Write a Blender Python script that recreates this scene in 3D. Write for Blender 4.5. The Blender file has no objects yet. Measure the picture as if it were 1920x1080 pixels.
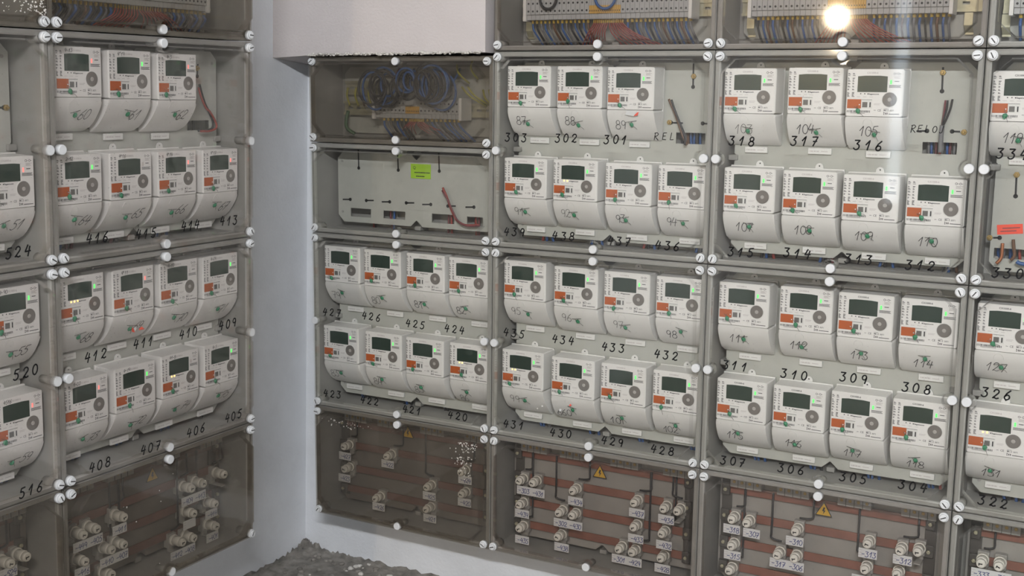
import bpy, bmesh, math, random
from mathutils import Matrix, Vector
random.seed(7)
S = bpy.context.scene
COL = S.collection

# ------------------------------------------------------------------ camera
F_PX = 2251.72
CAM = Vector((1.40778, -2.46495, -0.09119))
CAM_ROT = (1.407488, -0.011136, 0.500437)
cd = bpy.data.cameras.new('camera'); cam = bpy.data.objects.new('camera', cd); COL.objects.link(cam)
cd.sensor_width = 36; cd.lens = F_PX / 1920 * 36; cd.clip_start = 0.02
cam.location = CAM; cam.rotation_euler = CAM_ROT
S.camera = cam
# ------------------------------------------------------------------ world, light, exposure
S.view_settings.view_transform = 'Standard'; S.view_settings.look = 'None'
S.view_settings.exposure = 0.0; S.view_settings.gamma = 1.0; S.view_settings.use_curve_mapping = False
S.cycles.max_bounces = 8; S.cycles.transparent_max_bounces = 32
S.cycles.diffuse_bounces = 3; S.cycles.glossy_bounces = 3
S.cycles.sample_clamp_indirect = 3.0
w = bpy.data.worlds.new('world'); S.world = w; w.use_nodes = True
bg = w.node_tree.nodes['Background']; bg.inputs[0].default_value = (0.93, 0.96, 1.0, 1); bg.inputs[1].default_value = 0.16
BULB_STRENGTH = 1550.0
DAY_STRENGTH = 5.5
LAMP_POS = (1.95, -3.65, 1.30); TUBE_STRENGTH = 1150.0

# ------------------------------------------------------------------ frames: (u along wall, v up, n out of the wall), n = 0 on the covers
class Frame:
    def __init__(s, O, u, v, n): s.O, s.u, s.v, s.n = Vector(O), Vector(u).normalized(), Vector(v).normalized(), Vector(n).normalized()
    def p(s, a, b, c): return s.O + a*s.u + b*s.v + c*s.n
    def mat(s, a, b, c):
        P = s.p(a, b, c)
        return Matrix(((s.u.x, s.v.x, s.n.x, P.x), (s.u.y, s.v.y, s.n.y, P.y), (s.u.z, s.v.z, s.n.z, P.z), (0, 0, 0, 1)))
    def at(s, x, y, n):      # where a sight line meets the plane at depth n of this wall
        d = CR @ Vector(((x-960)/F_PX, (540-y)/F_PX, -1.0))
        t = (n - (CAM - s.O).dot(s.n)) / d.dot(s.n)
        q = CAM + t*d - s.O
        return q.dot(s.u), q.dot(s.v)
from mathutils import Euler
CR = Euler(CAM_ROT, 'XYZ').to_matrix()
XL, LEAN = -0.38713, 0.0272
FB = Frame((0, 0, 0), (1, 0, 0), (0, 0, 1), (0, -1, 0))
FL = Frame((XL, 0, 0), (0, 1, 0), (LEAN, 0, 1), (1, 0, -LEAN))
PANEL = -0.10; FACE = -0.042; D = FACE - PANEL; BACK = -0.15; RIM = -0.018

# ------------------------------------------------------------------ materials
MATS = {}
def pmat(name, col, rough=0.6, noise=0.0, nscale=40, bump=0.0, bscale=200, metallic=0.0, dirt=0.0, dcol=(0.12, 0.11, 0.09), dscale=6, spec=0.5):
    m = bpy.data.materials.new(name); m.use_nodes = True; nt = m.node_tree; b = nt.nodes['Principled BSDF']
    b.inputs['Roughness'].default_value = rough; b.inputs['Metallic'].default_value = metallic
    b.inputs['Specular IOR Level'].default_value = spec
    b.inputs['Base Color'].default_value = (*col, 1)
    if noise or bump or dirt: tc = nt.nodes.new('ShaderNodeTexCoord')
    last = None
    if noise:
        n = nt.nodes.new('ShaderNodeTexNoise'); n.inputs['Scale'].default_value = nscale; n.inputs['Detail'].default_value = 4
        r = nt.nodes.new('ShaderNodeMapRange'); r.inputs[1].default_value = .3; r.inputs[2].default_value = .7; r.inputs[3].default_value = 1-noise; r.inputs[4].default_value = 1+noise
        mx = nt.nodes.new('ShaderNodeVectorMath'); mx.operation = 'SCALE'; mx.inputs[0].default_value = col
        nt.links.new(tc.outputs['Object'], n.inputs['Vector']); nt.links.new(n.outputs[0], r.inputs[0]); nt.links.new(r.outputs[0], mx.inputs['Scale'])
        last = mx.outputs[0]; nt.links.new(last, b.inputs['Base Color'])
    if dirt:
        n = nt.nodes.new('ShaderNodeTexNoise'); n.inputs['Scale'].default_value = dscale; n.inputs['Detail'].default_value = 8; n.inputs['Roughness'].default_value = .7
        r = nt.nodes.new('ShaderNodeMapRange'); r.inputs[1].default_value = .48; r.inputs[2].default_value = .75; r.inputs[3].default_value = 0; r.inputs[4].default_value = dirt
        mx = nt.nodes.new('ShaderNodeMix'); mx.data_type = 'RGBA'
        nt.links.new(tc.outputs['Object'], n.inputs['Vector']); nt.links.new(n.outputs[0], r.inputs[0]); nt.links.new(r.outputs[0], mx.inputs[0])
        if last: nt.links.new(last, mx.inputs[6])
        else: mx.inputs[6].default_value = (*col, 1)
        mx.inputs[7].default_value = (*dcol, 1); nt.links.new(mx.outputs[2], b.inputs['Base Color'])
    if bump:
        n = nt.nodes.new('ShaderNodeTexNoise'); n.inputs['Scale'].default_value = bscale; n.inputs['Detail'].default_value = 6
        bp = nt.nodes.new('ShaderNodeBump'); bp.inputs['Strength'].default_value = bump; bp.inputs['Distance'].default_value = .002
        nt.links.new(tc.outputs['Object'], n.inputs['Vector']); nt.links.new(n.outputs[0], bp.inputs['Height']); nt.links.new(bp.outputs[0], b.inputs['Normal'])
    MATS[name] = m
    return m
def emat(name, col, strength):
    m = bpy.data.materials.new(name); m.use_nodes = True; b = m.node_tree.nodes['Principled BSDF']
    b.inputs['Base Color'].default_value = (*[c*.4 for c in col], 1); b.inputs['Emission Color'].default_value = (*col, 1); b.inputs['Emission Strength'].default_value = strength
    MATS[name] = m; return m
def cover_mat(name, dust, dcol, spots=0.5, tint=(.975, .975, .965)):
    m = bpy.data.materials.new(name); m.use_nodes = True; nt = m.node_tree; nt.nodes.clear(); N = nt.nodes.new; L = nt.links.new
    out = N('ShaderNodeOutputMaterial'); tr = N('ShaderNodeBsdfTransparent'); tr.inputs[0].default_value = (*tint, 1)
    gl = N('ShaderNodeBsdfGlossy'); gl.inputs['Roughness'].default_value = .045; gl.inputs[0].default_value = (1, 1, 1, 1)
    df = N('ShaderNodeBsdfDiffuse'); df.inputs[0].default_value = (*dcol, 1)
    fr = N('ShaderNodeFresnel'); ge = N('ShaderNodeNewGeometry'); io = N('ShaderNodeMapRange'); io.inputs[3].default_value = 1.4; io.inputs[4].default_value = 1/1.4; L(ge.outputs['Backfacing'], io.inputs[0]); L(io.outputs[0], fr.inputs[0])
    m1 = N('ShaderNodeMixShader'); L(fr.outputs[0], m1.inputs[0]); L(tr.outputs[0], m1.inputs[1]); L(gl.outputs[0], m1.inputs[2])
    tc = N('ShaderNodeTexCoord'); n1 = N('ShaderNodeTexNoise'); n1.inputs['Scale'].default_value = 9; n1.inputs['Detail'].default_value = 6
    n2 = N('ShaderNodeTexNoise'); n2.inputs['Scale'].default_value = 260; n2.inputs['Detail'].default_value = 2
    L(tc.outputs['Object'], n1.inputs['Vector']); L(tc.outputs['Object'], n2.inputs['Vector'])
    r1 = N('ShaderNodeMapRange'); r1.inputs[1].default_value = .35; r1.inputs[2].default_value = .7; r1.inputs[3].default_value = dust*.5; r1.inputs[4].default_value = dust*1.5
    r2 = N('ShaderNodeMapRange'); r2.inputs[1].default_value = .70; r2.inputs[2].default_value = .80; r2.inputs[3].default_value = 0; r2.inputs[4].default_value = spots
    L(n1.outputs[0], r1.inputs[0]); L(n2.outputs[0], r2.inputs[0])
    lw = N('ShaderNodeLayerWeight'); lw.inputs[0].default_value = .35
    pw = N('ShaderNodeMath'); pw.operation = 'POWER'; pw.inputs[1].default_value = 4; L(lw.outputs['Facing'], pw.inputs[0])
    ml = N('ShaderNodeMath'); ml.operation = 'MULTIPLY'; ml.inputs[1].default_value = .40; L(pw.outputs[0], ml.inputs[0])
    a1 = N('ShaderNodeMath'); a1.operation = 'ADD'; L(r1.outputs[0], a1.inputs[0]); L(r2.outputs[0], a1.inputs[1])
    a2 = N('ShaderNodeMath'); a2.operation = 'ADD'; a2.use_clamp = True; L(a1.outputs[0], a2.inputs[0]); L(ml.outputs[0], a2.inputs[1])
    m2 = N('ShaderNodeMixShader'); L(a2.outputs[0], m2.inputs[0]); L(m1.outputs[0], m2.inputs[1]); L(df.outputs[0], m2.inputs[2])
    L(m2.outputs[0], out.inputs[0]); MATS[name] = m; return m

pmat('wall_paint', (.76, .785, .82), .8, .05, 7, .5, 120, dirt=.22, dcol=(.50, .50, .50), dscale=5)
pmat('room_paint', (.36, .35, .34), .85)
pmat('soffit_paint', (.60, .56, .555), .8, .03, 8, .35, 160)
pmat('plaster_crumb', (.66, .64, .60), .9, .2, 90, .8, 200)
pmat('floor_concrete', (.225, .21, .19), .95, .4, 30, 1.0, 60, dirt=.7, dcol=(.34, .33, .30), dscale=28)
pmat('bead_highlight', (.52, .515, .50), .4)  # lighter than the body, a highlight painted along the rim bead
pmat('grey_polyester', (.30, .295, .28), .55, .06, 25, .15, 300)
pmat('panel_grey', (.445, .45, .415), .5, .05, 20, dirt=.15, dscale=9)
pmat('brown_panel', (.30, .285, .265), .7, .1, 12)
pmat('shaded_panel', (.16, .145, .13), .7, .15, 12)  # brown panel with the cabinets' inner shade painted into its colour
pmat('meter_white', (.80, .79, .775), .42, .03, 14, dirt=.10, dcol=(.45, .43, .40), dscale=10)
pmat('label_sheet', (.81, .795, .785), .45)
pmat('meter_cover_white', (.79, .78, .765), .45, .03, 14, dirt=.12, dcol=(.45, .43, .40), dscale=10)
pmat('lcd_dark', (.024, .044, .034), .25, spec=.3)
pmat('orange_plastic', (.44, .088, .012), .5)
pmat('print_grey', (.09, .085, .09), .7)
pmat('print_faint', (.50, .46, .46), .7)
pmat('print_dark', (.035, .035, .04), .7)
pmat('window_grey', (.13, .125, .12), .4)
pmat('white_plastic', (.74, .735, .72), .4)
pmat('port_grey', (.175, .16, .15), .45, .08, 60)
pmat('port_centre', (.42, .40, .38), .3)
pmat('seal_green', (.035, .24, .12), .4)
pmat('seal_wire_metal', (.12, .115, .11), .5)
pmat('marker_ink', (.012, .012, .013), .7, spec=.15)
pmat('pencil_ink', (.045, .045, .05), .7, spec=.2)
pmat('pencil_faint', (.17, .165, .16), .6)
pmat('biro_ink', (.03, .045, .20), .6)
pmat('screw_white', (.74, .755, .77), .4, .03, 80)
pmat('screw_slot', (.05, .05, .05), .6)
pmat('slot_dark', (.02, .02, .022), .8)
pmat('brass', (.42, .30, .12), .4, metallic=.7)
pmat('zinc', (.52, .50, .36), .35, .1, 60, metallic=.6)
pmat('terminal_grey', (.40, .405, .41), .5)
pmat('terminal_yellow', (.56, .33, .07), .5)
pmat('ferrule_yellow', (.60, .42, .07), .5)
pmat('wire_blue', (.035, .10, .29), .45)
pmat('wire_black', (.022, .022, .026), .45)
pmat('wire_brown', (.13, .065, .035), .45)
pmat('wire_red', (.30, .05, .04), .45)
pmat('wire_grey', (.17, .17, .18), .5)
pmat('wire_yellowgreen', (.40, .38, .06), .5)
pmat('wire_green', (.06, .13, .06), .5)
pmat('wire_maroon', (.16, .04, .05), .5)
pmat('copper_wire', (.50, .20, .10), .35, metallic=.7)
pmat('busbar_red', (.22, .092, .066), .55, .15, 30)
pmat('busbar_shaded', (.16, .085, .07), .6, .15, 30)  # same red bars; the shade inside these cabinets is put into the colour
pmat('insulator_dark', (.06, .055, .05), .5)
pmat('porcelain', (.76, .74, .68), .3, .05, 60)
pmat('fuse_base', (.33, .32, .30), .5)
pmat('card_white', (.68, .69, .70), .7)
pmat('warning_yellow', (.60, .36, .03), .5)
pmat('sticker_green', (.33, .56, .03), .6)
pmat('sticker_red', (.85, .08, .04), .6)
pmat('bulb_socket', (.5, .5, .48), .5)
pmat('door_paint', (.3, .31, .32), .6)
emat('led_green', (.10, 1.0, .14), 1.5)
emat('led_red', (1.0, .25, .22), 1.2)
emat('led_amber', (1.0, .60, .12), 4.0)
pmat('led_off', (.62, .56, .54), .4)
emat('bulb_glow', (1.0, .79, .54), BULB_STRENGTH)
emat('tube_glow', (.96, .975, 1.0), TUBE_STRENGTH)
emat('daylight', (.80, .90, 1.0), DAY_STRENGTH)
cover_mat('cover_clear', .012, (.62, .61, .59), .20)
cover_mat('cover_tinted', .018, (.50, .48, .46), .25, (.90, .885, .87))  # darker see-through tint and slightly more dust than the clear cover
cover_mat('cover_dusty', .030, (.52, .51, .49), .35, (.955, .945, .935))
cover_mat('cover_grimy_dim', .11, (.27, .25, .22), .45, (.86, .84, .81))  # grime, plus a dark tint that puts the interior's shade into the cover

# ------------------------------------------------------------------ mesh helpers
class B:
    """collects shapes, becomes one mesh"""
    def __init__(s): s.bm = bmesh.new(); s.mats = []
    def mi(s, m):
        if m not in s.mats: s.mats.append(m)
        return s.mats.index(m)
    def faces(s, vs, fs, m, smooth=False):
        v = [s.bm.verts.new(x) for x in vs]; i = s.mi(m); out = []
        for f in fs:
            try: g = s.bm.faces.new([v[k] for k in f]); g.material_index = i; g.smooth = smooth; out.append(g)
            except ValueError: pass
        return v, out
    def box(s, x0, x1, y0, y1, z0, z1, m, bev=0):
        vs = [(x, y, z) for z in (z0, z1) for y in (y0, y1) for x in (x0, x1)]
        v, f = s.faces(vs, [(0, 2, 3, 1), (4, 5, 7, 6), (0, 1, 5, 4), (2, 6, 7, 3), (0, 4, 6, 2), (1, 3, 7, 5)], m)
        if bev:
            es = list({e for g in f for e in g.edges})
            r = bmesh.ops.bevel(s.bm, geom=es, offset=bev, segments=2, affect='EDGES', profile=.5)
            for g in r['faces']: g.material_index = s.mi(m); g.smooth = True
        return s
    def cyl(s, c, r, z0, z1, m, n=20, axis='z', r2=None, caps=True, bev=0):
        r2 = r if r2 is None else r2
        rings = [(z0, r)] + ([(z1-bev, r2), (z1-bev*.3, r2-bev*.35), (z1, r2-bev)] if bev else [(z1, r2)])
        vs = []
        for z, rr in rings:
            for k in range(n):
                a = 2*math.pi*k/n; x, y = rr*math.cos(a), rr*math.sin(a)
                vs.append({'z': (c[0]+x, c[1]+y, c[2]+z), 'x': (c[0]+z, c[1]+x, c[2]+y), 'y': (c[0]+y, c[1]+z, c[2]+x)}[axis])
        fs = [(j*n+k, j*n+(k+1) % n, (j+1)*n+(k+1) % n, (j+1)*n+k) for j in range(len(rings)-1) for k in range(n)]
        v, f = s.faces(vs, fs, m, True)
        if caps:
            i = s.mi(m); L = len(rings)-1
            g = s.bm.faces.new(v[L*n:]); g.material_index = i
            g = s.bm.faces.new(v[:n][::-1]); g.material_index = i
        return s
    def tube(s, pts, r, m, n=7, sub=4, closed=False):
        P = [Vector(p) for p in pts]
        if sub > 1 and len(P) > 2:
            Q = []
            for i in range(len(P)-1):
                a, b, c, d = P[max(i-1, 0)], P[i], P[i+1], P[min(i+2, len(P)-1)]
                for k in range(sub):
                    t = k/sub
                    Q.append(.5*((2*b)+(c-a)*t+(2*a-5*b+4*c-d)*t*t+(3*b-3*c+d-a)*t**3))
            Q.append(P[-1]); P = Q
        vs = []; up = None
        for i, p in enumerate(P):
            t = (P[min(i+1, len(P)-1)]-P[max(i-1, 0)]).normalized()
            if up is None: up = t.orthogonal().normalized()
            up = (up - t*up.dot(t)).normalized(); sd = t.cross(up)
            for k in range(n):
                a = 2*math.pi*k/n; vs.append(p + r*(math.cos(a)*up + math.sin(a)*sd))
        fs = [(j*n+k, j*n+(k+1) % n, (j+1)*n+(k+1) % n, (j+1)*n+k) for j in range(len(P)-1) for k in range(n)]
        v, f = s.faces(vs, fs, m, True)
        for ring, rev in ((v[:n], True), (v[-n:], False)):
            g = s.bm.faces.new(ring[::-1] if rev else ring); g.material_index = s.mi(m)
        return s
    def quad(s, x0, x1, y0, y1, z, m):
        s.faces([(x0, y0, z), (x1, y0, z), (x1, y1, z), (x0, y1, z)], [(0, 1, 2, 3)], m); return s
    def poly(s, pts, z0, z1, m, bev=0):
        n = len(pts); v, f = s.faces([(x, y, z0) for x, y in pts]+[(x, y, z1) for x, y in pts], [tuple(range(n, 2*n)), tuple(range(n-1, -1, -1))]+[(k, (k+1) % n, n+(k+1) % n, n+k) for k in range(n)], m)
        if bev:
            es = list(f[0].edges); r = bmesh.ops.bevel(s.bm, geom=es, offset=bev, segments=2, affect='EDGES')
            for g in r['faces']: g.material_index = s.mi(m); g.smooth = True
        return s
    def holed(s, outer, holes, z0, z1, m):
        """a plate with openings"""
        loops = [outer]+holes; i = s.mi(m); edges = []; rings = []
        for lp in loops:
            vs = [s.bm.verts.new((x, y, z1)) for x, y in lp]; rings.append(vs)
            for k in range(len(vs)): edges.append(s.bm.edges.new((vs[k], vs[(k+1) % len(vs)])))
        r = bmesh.ops.triangle_fill(s.bm, edges=edges, use_beauty=True, normal=(0, 0, 1))
        for g in r['geom']:
            if isinstance(g, bmesh.types.BMFace): g.material_index = i
        for q, vs in enumerate(rings):
            low = [s.bm.verts.new((v.co.x, v.co.y, z0)) for v in vs]
            for k in range(len(vs)):
                a, b = k, (k+1) % len(vs)
                f = (vs[a], low[a], low[b], vs[b])
                g = s.bm.faces.new(f if q == 0 else f[::-1]); g.material_index = i
        return s
    def ball(s, c, r, m, sc=(1, 1, 1), seg=10, ring=7, jit=0):
        R = bmesh.ops.create_uvsphere(s.bm, u_segments=seg, v_segments=ring, radius=r); i = s.mi(m)
        for v in R['verts']:
            j = 1+random.uniform(-jit, jit)
            v.co = Vector((v.co.x*sc[0]*j, v.co.y*sc[1]*j, v.co.z*sc[2]*j))+Vector(c)
        for f in {f for v in R['verts'] for f in v.link_faces}: f.material_index = i; f.smooth = True
        return s
    def mesh(s, name):
        bmesh.ops.recalc_face_normals(s.bm, faces=s.bm.faces) if getattr(s, 'recalc', True) else None
        me = bpy.data.meshes.new(name); s.bm.to_mesh(me); s.bm.free()
        for m in s.mats: me.materials.append(MATS[m])
        return me
def put(name, me, parent=None, loc=(0, 0, 0), label=None):
    o = bpy.data.objects.new(name, me); COL.objects.link(o); o.location = loc
    if parent: o.parent = parent
    if label: o['label'] = label
    return o
def thing(name, label, cat, M, group=None):
    o = bpy.data.objects.new(name, None); COL.objects.link(o); o.empty_display_size = .02
    o.matrix_world = M; o['label'] = label; o['category'] = cat
    if group: o['group'] = group
    return o
def solo(name, me, label, cat, M, group=None):
    o = bpy.data.objects.new(name, me); COL.objects.link(o); o.matrix_world = M; o['label'] = label; o['category'] = cat
    if group: o['group'] = group
    return o
def struct(name, me):
    o = bpy.data.objects.new(name, me); COL.objects.link(o); o['kind'] = 'structure'; return o

# ------------------------------------------------------------------ handwriting
def arc(cx, cy, rx, ry, a0, a1, n=10):
    return [(cx+rx*math.cos(math.radians(a0+(a1-a0)*k/n)), cy+ry*math.sin(math.radians(a0+(a1-a0)*k/n))) for k in range(n+1)]
GL = {'0': [arc(.3, .5, .27, .48, 90, 450, 16)],
 '1': [[(.08, .52), (.42, 1.0), (.30, 0)]],
 '2': [[(.06, .74)]+arc(.3, .75, .24, .24, 170, -40, 8)+[(.04, .04), (.14, .12), (.26, .10), (.4, .02), (.6, .10)]],
 '3': [[(.04, .97), (.54, .98), (.26, .60)]+arc(.27, .30, .29, .30, 85, -150, 9)],
 '4': [[(.26, 1.0), (.02, .40), (.60, .46)], [(.50, .86), (.38, .0)]],
 '5': [[(.58, .98), (.20, .94), (.12, .58)]+arc(.27, .31, .28, .31, 110, -140, 9)],
 '6': [[(.50, .98), (.20, .66), (.05, .30)]+arc(.29, .25, .24, .25, 180, 520, 14)],
 '7': [[(.04, .92), (.58, .96), (.22, 0)], [(.16, .46), (.52, .50)]],
 '8': [arc(.3, .75, .21, .23, -80, 260, 12)+arc(.3, .26, .27, .26, 90, -270, 14)],
 '9': [arc(.27, .70, .22, .26, 20, 380, 12)+[(.50, .6), (.42, .05)]],
 '-': [[(.05, .45), (.5, .48)]],
 'R': [[(.08, 0), (.08, .95)], [(.0, .92), (.35, 1.0), (.56, .80), (.40, .56), (.1, .5), (.62, .0)]],
 'E': [[(.52, .95), (.08, .92), (.06, .04), (.55, .03)], [(.08, .5), (.42, .53)]],
 'L': [[(.12, .98), (.06, .05), (.5, .08)]],
 'O': [arc(.3, .5, .26, .42, 90, 450, 14)],
 'J': [[(.42, .95), (.40, .25)]+arc(.22, .2, .18, .2, 10, -150, 6)],
 'o': [arc(.2, .8, .12, .16, 90, 450, 8)], ' ': []}
def write(b, text, x, y, h, wd, mat, zf, slant=.12, adv=.78, rot=0, jit=.05, wf=1.0):
    """ribbon strokes of a handwritten text centred on x, y; zf gives the height of the surface at (x, y)"""
    k_ = 0; n = len(text); W = h*adv*wf*n; cr, sr = math.cos(rot), math.sin(rot)
    for i, ch in enumerate(text):
        ox = -W/2+i*h*adv*wf + random.uniform(-jit, jit)*h; oy = -h/2+random.uniform(-jit, jit)*h
        for st in GL[ch]:
            P = []
            for (a, c) in st:
                px, py = ox+(a*wf+slant*(c-.5))*h, oy+c*h
                P.append((x+px*cr-py*sr, y+px*sr+py*cr))
            Q = [P[0]]
            for (x1, y1) in P[1:]:
                x0, y0 = Q[-1]; l = math.hypot(x1-x0, y1-y0); m = max(1, math.ceil(l/.0022))
                if l > 1e-6: Q += [(x0+(x1-x0)*k/m, y0+(y1-y0)*k/m) for k in range(1, m+1)]
            k_ += 1; vs = []
            for k in range(len(Q)):
                (xa, ya), (xb, yb) = Q[max(k-1, 0)], Q[min(k+1, len(Q)-1)]
                dx, dy = xb-xa, yb-ya; l = math.hypot(dx, dy) or 1; nx, ny = -dy/l*wd/2, dx/l*wd/2
                ex = wd*.35*((k == len(Q)-1)-(k == 0)); px, py = Q[k][0]+dx/l*ex, Q[k][1]+dy/l*ex
                vs += [(px+nx, py+ny), (px-nx, py-ny)]
            b.faces([(u, v, zf(u, v)+k_*2e-5) for u, v in vs], [(2*k, 2*k+1, 2*k+3, 2*k+2) for k in range(len(Q)-1)], mat)
def font(b, text, x, y, h, mat, z, sx=1.0, bold=.00006):
    """printed text, left-aligned, from Blender's own font"""
    c = bpy.data.curves.new('t', 'FONT'); c.body = text; c.size = h*1.4; c.resolution_u = 2; c.offset = bold
    o = bpy.data.objects.new('t', c); COL.objects.link(o); dg = bpy.context.evaluated_depsgraph_get()
    me = o.evaluated_get(dg).to_mesh(); i = b.mi(mat)
    vs = [b.bm.verts.new((x+v.co.x*sx, y+v.co.y, z)) for v in me.vertices]
    for p in me.polygons:
        try: b.bm.faces.new([vs[k] for k in p.vertices]).material_index = i
        except ValueError: pass
    o.evaluated_get(dg).to_mesh_clear(); bpy.data.objects.remove(o); bpy.data.curves.remove(c)

# ------------------------------------------------------------------ the room
ZF = -1.40; YB = 0.15; DL = 0.26
def wall_left_x(z): return XL - DL + LEAN*z
b = B()
b.faces([(wall_left_x(z), y, z) for z in (ZF-.1, 1.55) for y in (-4.6, YB)] + [(wall_left_x(z)-.1, y, z) for z in (ZF-.1, 1.55) for y in (-4.6, YB)],
        [(0, 1, 3, 2), (4, 6, 7, 5), (0, 2, 6, 4), (1, 5, 7, 3), (2, 3, 7, 6), (0, 4, 5, 1)], 'wall_paint')
struct('wall_left', b.mesh('wall_left'))
b = B(); b.box(-1.2, 3.2, YB, YB+.1, ZF-.1, 1.55, 'wall_paint'); struct('wall_back', b.mesh('wall_back'))
# boxed-in lintel above the first column
b = B(); y0, y1 = .006, YB
xl = -.66
bt = [(xl, -.0165, -.030), (-.54, -.0105, -.026), (-.016, -.0050, -.006)]
vs = [(x, y0, zf_) for x, zf_, zb_ in bt]+[(x, y1, zb_) for x, zf_, zb_ in bt]+[(x, y0, 1.52) for x, zf_, zb_ in bt]+[(x, y1, 1.52) for x, zf_, zb_ in bt]
b.faces(vs, [(0, 3, 4, 1), (1, 4, 5, 2), (0, 1, 7, 6), (1, 2, 8, 7), (3, 9, 10, 4), (4, 10, 11, 5), (6, 7, 10, 9), (7, 8, 11, 10), (0, 6, 9, 3), (2, 5, 11, 8)], 'soffit_paint')
struct('trim_1', b.mesh('trim_1'))
b = B()      # broken plaster bead under the lintel
for k in range(260):
    x = -.53+k*.00196; z = -.0090+(x+.54)*.008
    b.ball((x, -.003+random.uniform(-.004, .004), z+random.uniform(-.003, .002)), random.choice((.0012, .0016, .002, .0026, .0036))*random.uniform(.8, 1.3), 'plaster_crumb', (random.uniform(1, 2.2), .8, .7), 6, 5, .25)
struct('trim_2', b.mesh('trim_2'))
# floor: rough concrete, heaped against the walls
b = B(); NX, NY = 150, 110; x0, x1, ya, yb = -.70, 3.2, -4.6, YB+.02
rnd = random.Random(3)
hgt = [[rnd.random() for _ in range(NY+1)] for _ in range(NX+1)]
vs = []
for i in range(NX+1):
    for j in range(NY+1):
        fx = (i/NX)**2.2; fy = 1-(1-j/NY)**2.2
        x = x0+(x1-x0)*fx; y = ya+(yb-ya)*fy
        dw = min(YB-y, x-wall_left_x(ZF)); dc = math.hypot(YB-y, x-wall_left_x(ZF))
        hz = .010*max(0, 1-dw/.05)*hgt[i][j] + .022*max(0, 1-dc/.09)*(.5+.5*hgt[i][j]) + .004*hgt[i][j]
        vs.append((x, y, ZF+hz))
b.faces(vs, [(i*(NY+1)+j, (i+1)*(NY+1)+j, (i+1)*(NY+1)+j+1, i*(NY+1)+j+1) for i in range(NX) for j in range(NY)], 'floor_concrete', True)
struct('floor', b.mesh('floor'))
b = B()
for k in range(90):
    x = -.62+abs(random.gauss(0, .22)); y = YB-.02-abs(random.gauss(0, .16))
    if x < wall_left_x(ZF)+.02 or y > YB-.01: continue
    r = random.uniform(.003, .010); b.ball((x, y, ZF+r*.5), r, 'plaster_crumb' if k % 3 == 0 else 'floor_concrete', (1, 1, .6), 6, 5, .25)
o = put('rubble', b.mesh('rubble')); o['kind'] = 'stuff'; o['label'] = 'loose plaster crumbs and grit along the wall foot'; o['category'] = 'rubble'
b = B(); b.box(-1.2, 3.3, -4.6, YB+.1, 1.5, 1.6, 'room_paint'); struct('ceiling', b.mesh('ceiling'))
b = B(); b.box(3.2, 3.3, -4.6, YB+.1, ZF-.1, 1.55, 'room_paint'); struct('wall_right', b.mesh('wall_right'))
lamp = thing('ceiling_lamp', 'bare fluorescent tube hung from the ceiling behind the photographer', 'lamp', Matrix.Translation((LAMP_POS[0], LAMP_POS[1], 1.5)))
dz = LAMP_POS[2]-1.5
b = B(); b.box(-.64, .64, -.03, .03, dz+.03, dz+.075, 'white_plastic', .006); b.box(-.64, -.60, -.02, .02, dz-.03, dz+.04, 'white_plastic', .004); b.box(.60, .64, -.02, .02, dz-.03, dz+.04, 'white_plastic', .004); put('housing', b.mesh('housing'), lamp)
for x in (-.45, .45): b = B(); b.cyl((x, 0, 0), .004, dz+.07, 0, 'zinc', 8); put('hanger', b.mesh('hanger'), lamp)
b = B(); b.cyl((0, 0, dz), .014, -.60, .60, 'tube_glow', 16, 'x'); put('tube', b.mesh('tube'), lamp)
# wall behind the photographer with a door left ajar, and the lit bulb on it
YW = -4.3
b = B(); b.box(-1.2, .035, YW-.1, YW, ZF, 1.55, 'room_paint'); b.box(.90, 3.2, YW-.1, YW, ZF, 1.55, 'room_paint'); b.box(.035, .90, YW-.1, YW, .75, 1.55, 'room_paint'); struct('wall_front', b.mesh('wall_front'))
b = B(); b.box(.115, .895, YW-.07, YW-.03, ZF+.01, .745, 'door_paint', .003); dr = struct('door_1', b.mesh('door_1'))
b = B(); b.cyl((.20, YW-.03, -.4), .01, 0, .05, 'zinc', 12, 'y'); b.box(.19, .30, YW+.015, YW+.025, -.41, -.39, 'zinc', .003); put('door_handle', b.mesh('door_handle'), dr)
b = B(); b.faces([(-.6, YW-.9, -.75), (1.6, YW-.9, -.75), (1.6, YW-.9, 1.4), (-.6, YW-.9, 1.4)], [(0, 1, 2, 3)], 'daylight'); o = struct('daylight_panel_1', b.mesh('daylight_panel_1'))  # unseen glowing panel added beyond the door gap to throw the bright streak
bulb = thing('light_bulb', 'lit warm bare bulb on the wall behind the photographer', 'lamp', Matrix.Translation((-.235, YW, .315)))
b = B(); b.ball((0, .11, 0), .030, 'bulb_glow', (1, 1.15, 1), 20, 14); put('glass', b.mesh('glass'), bulb)
b = B(); b.cyl((0, 0, 0), .045, 0, .02, 'bulb_socket', 24, 'y'); b.cyl((0, 0, 0), .020, .02, .082, 'bulb_socket', 20, 'y'); put('socket', b.mesh('socket'), bulb)

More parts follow.
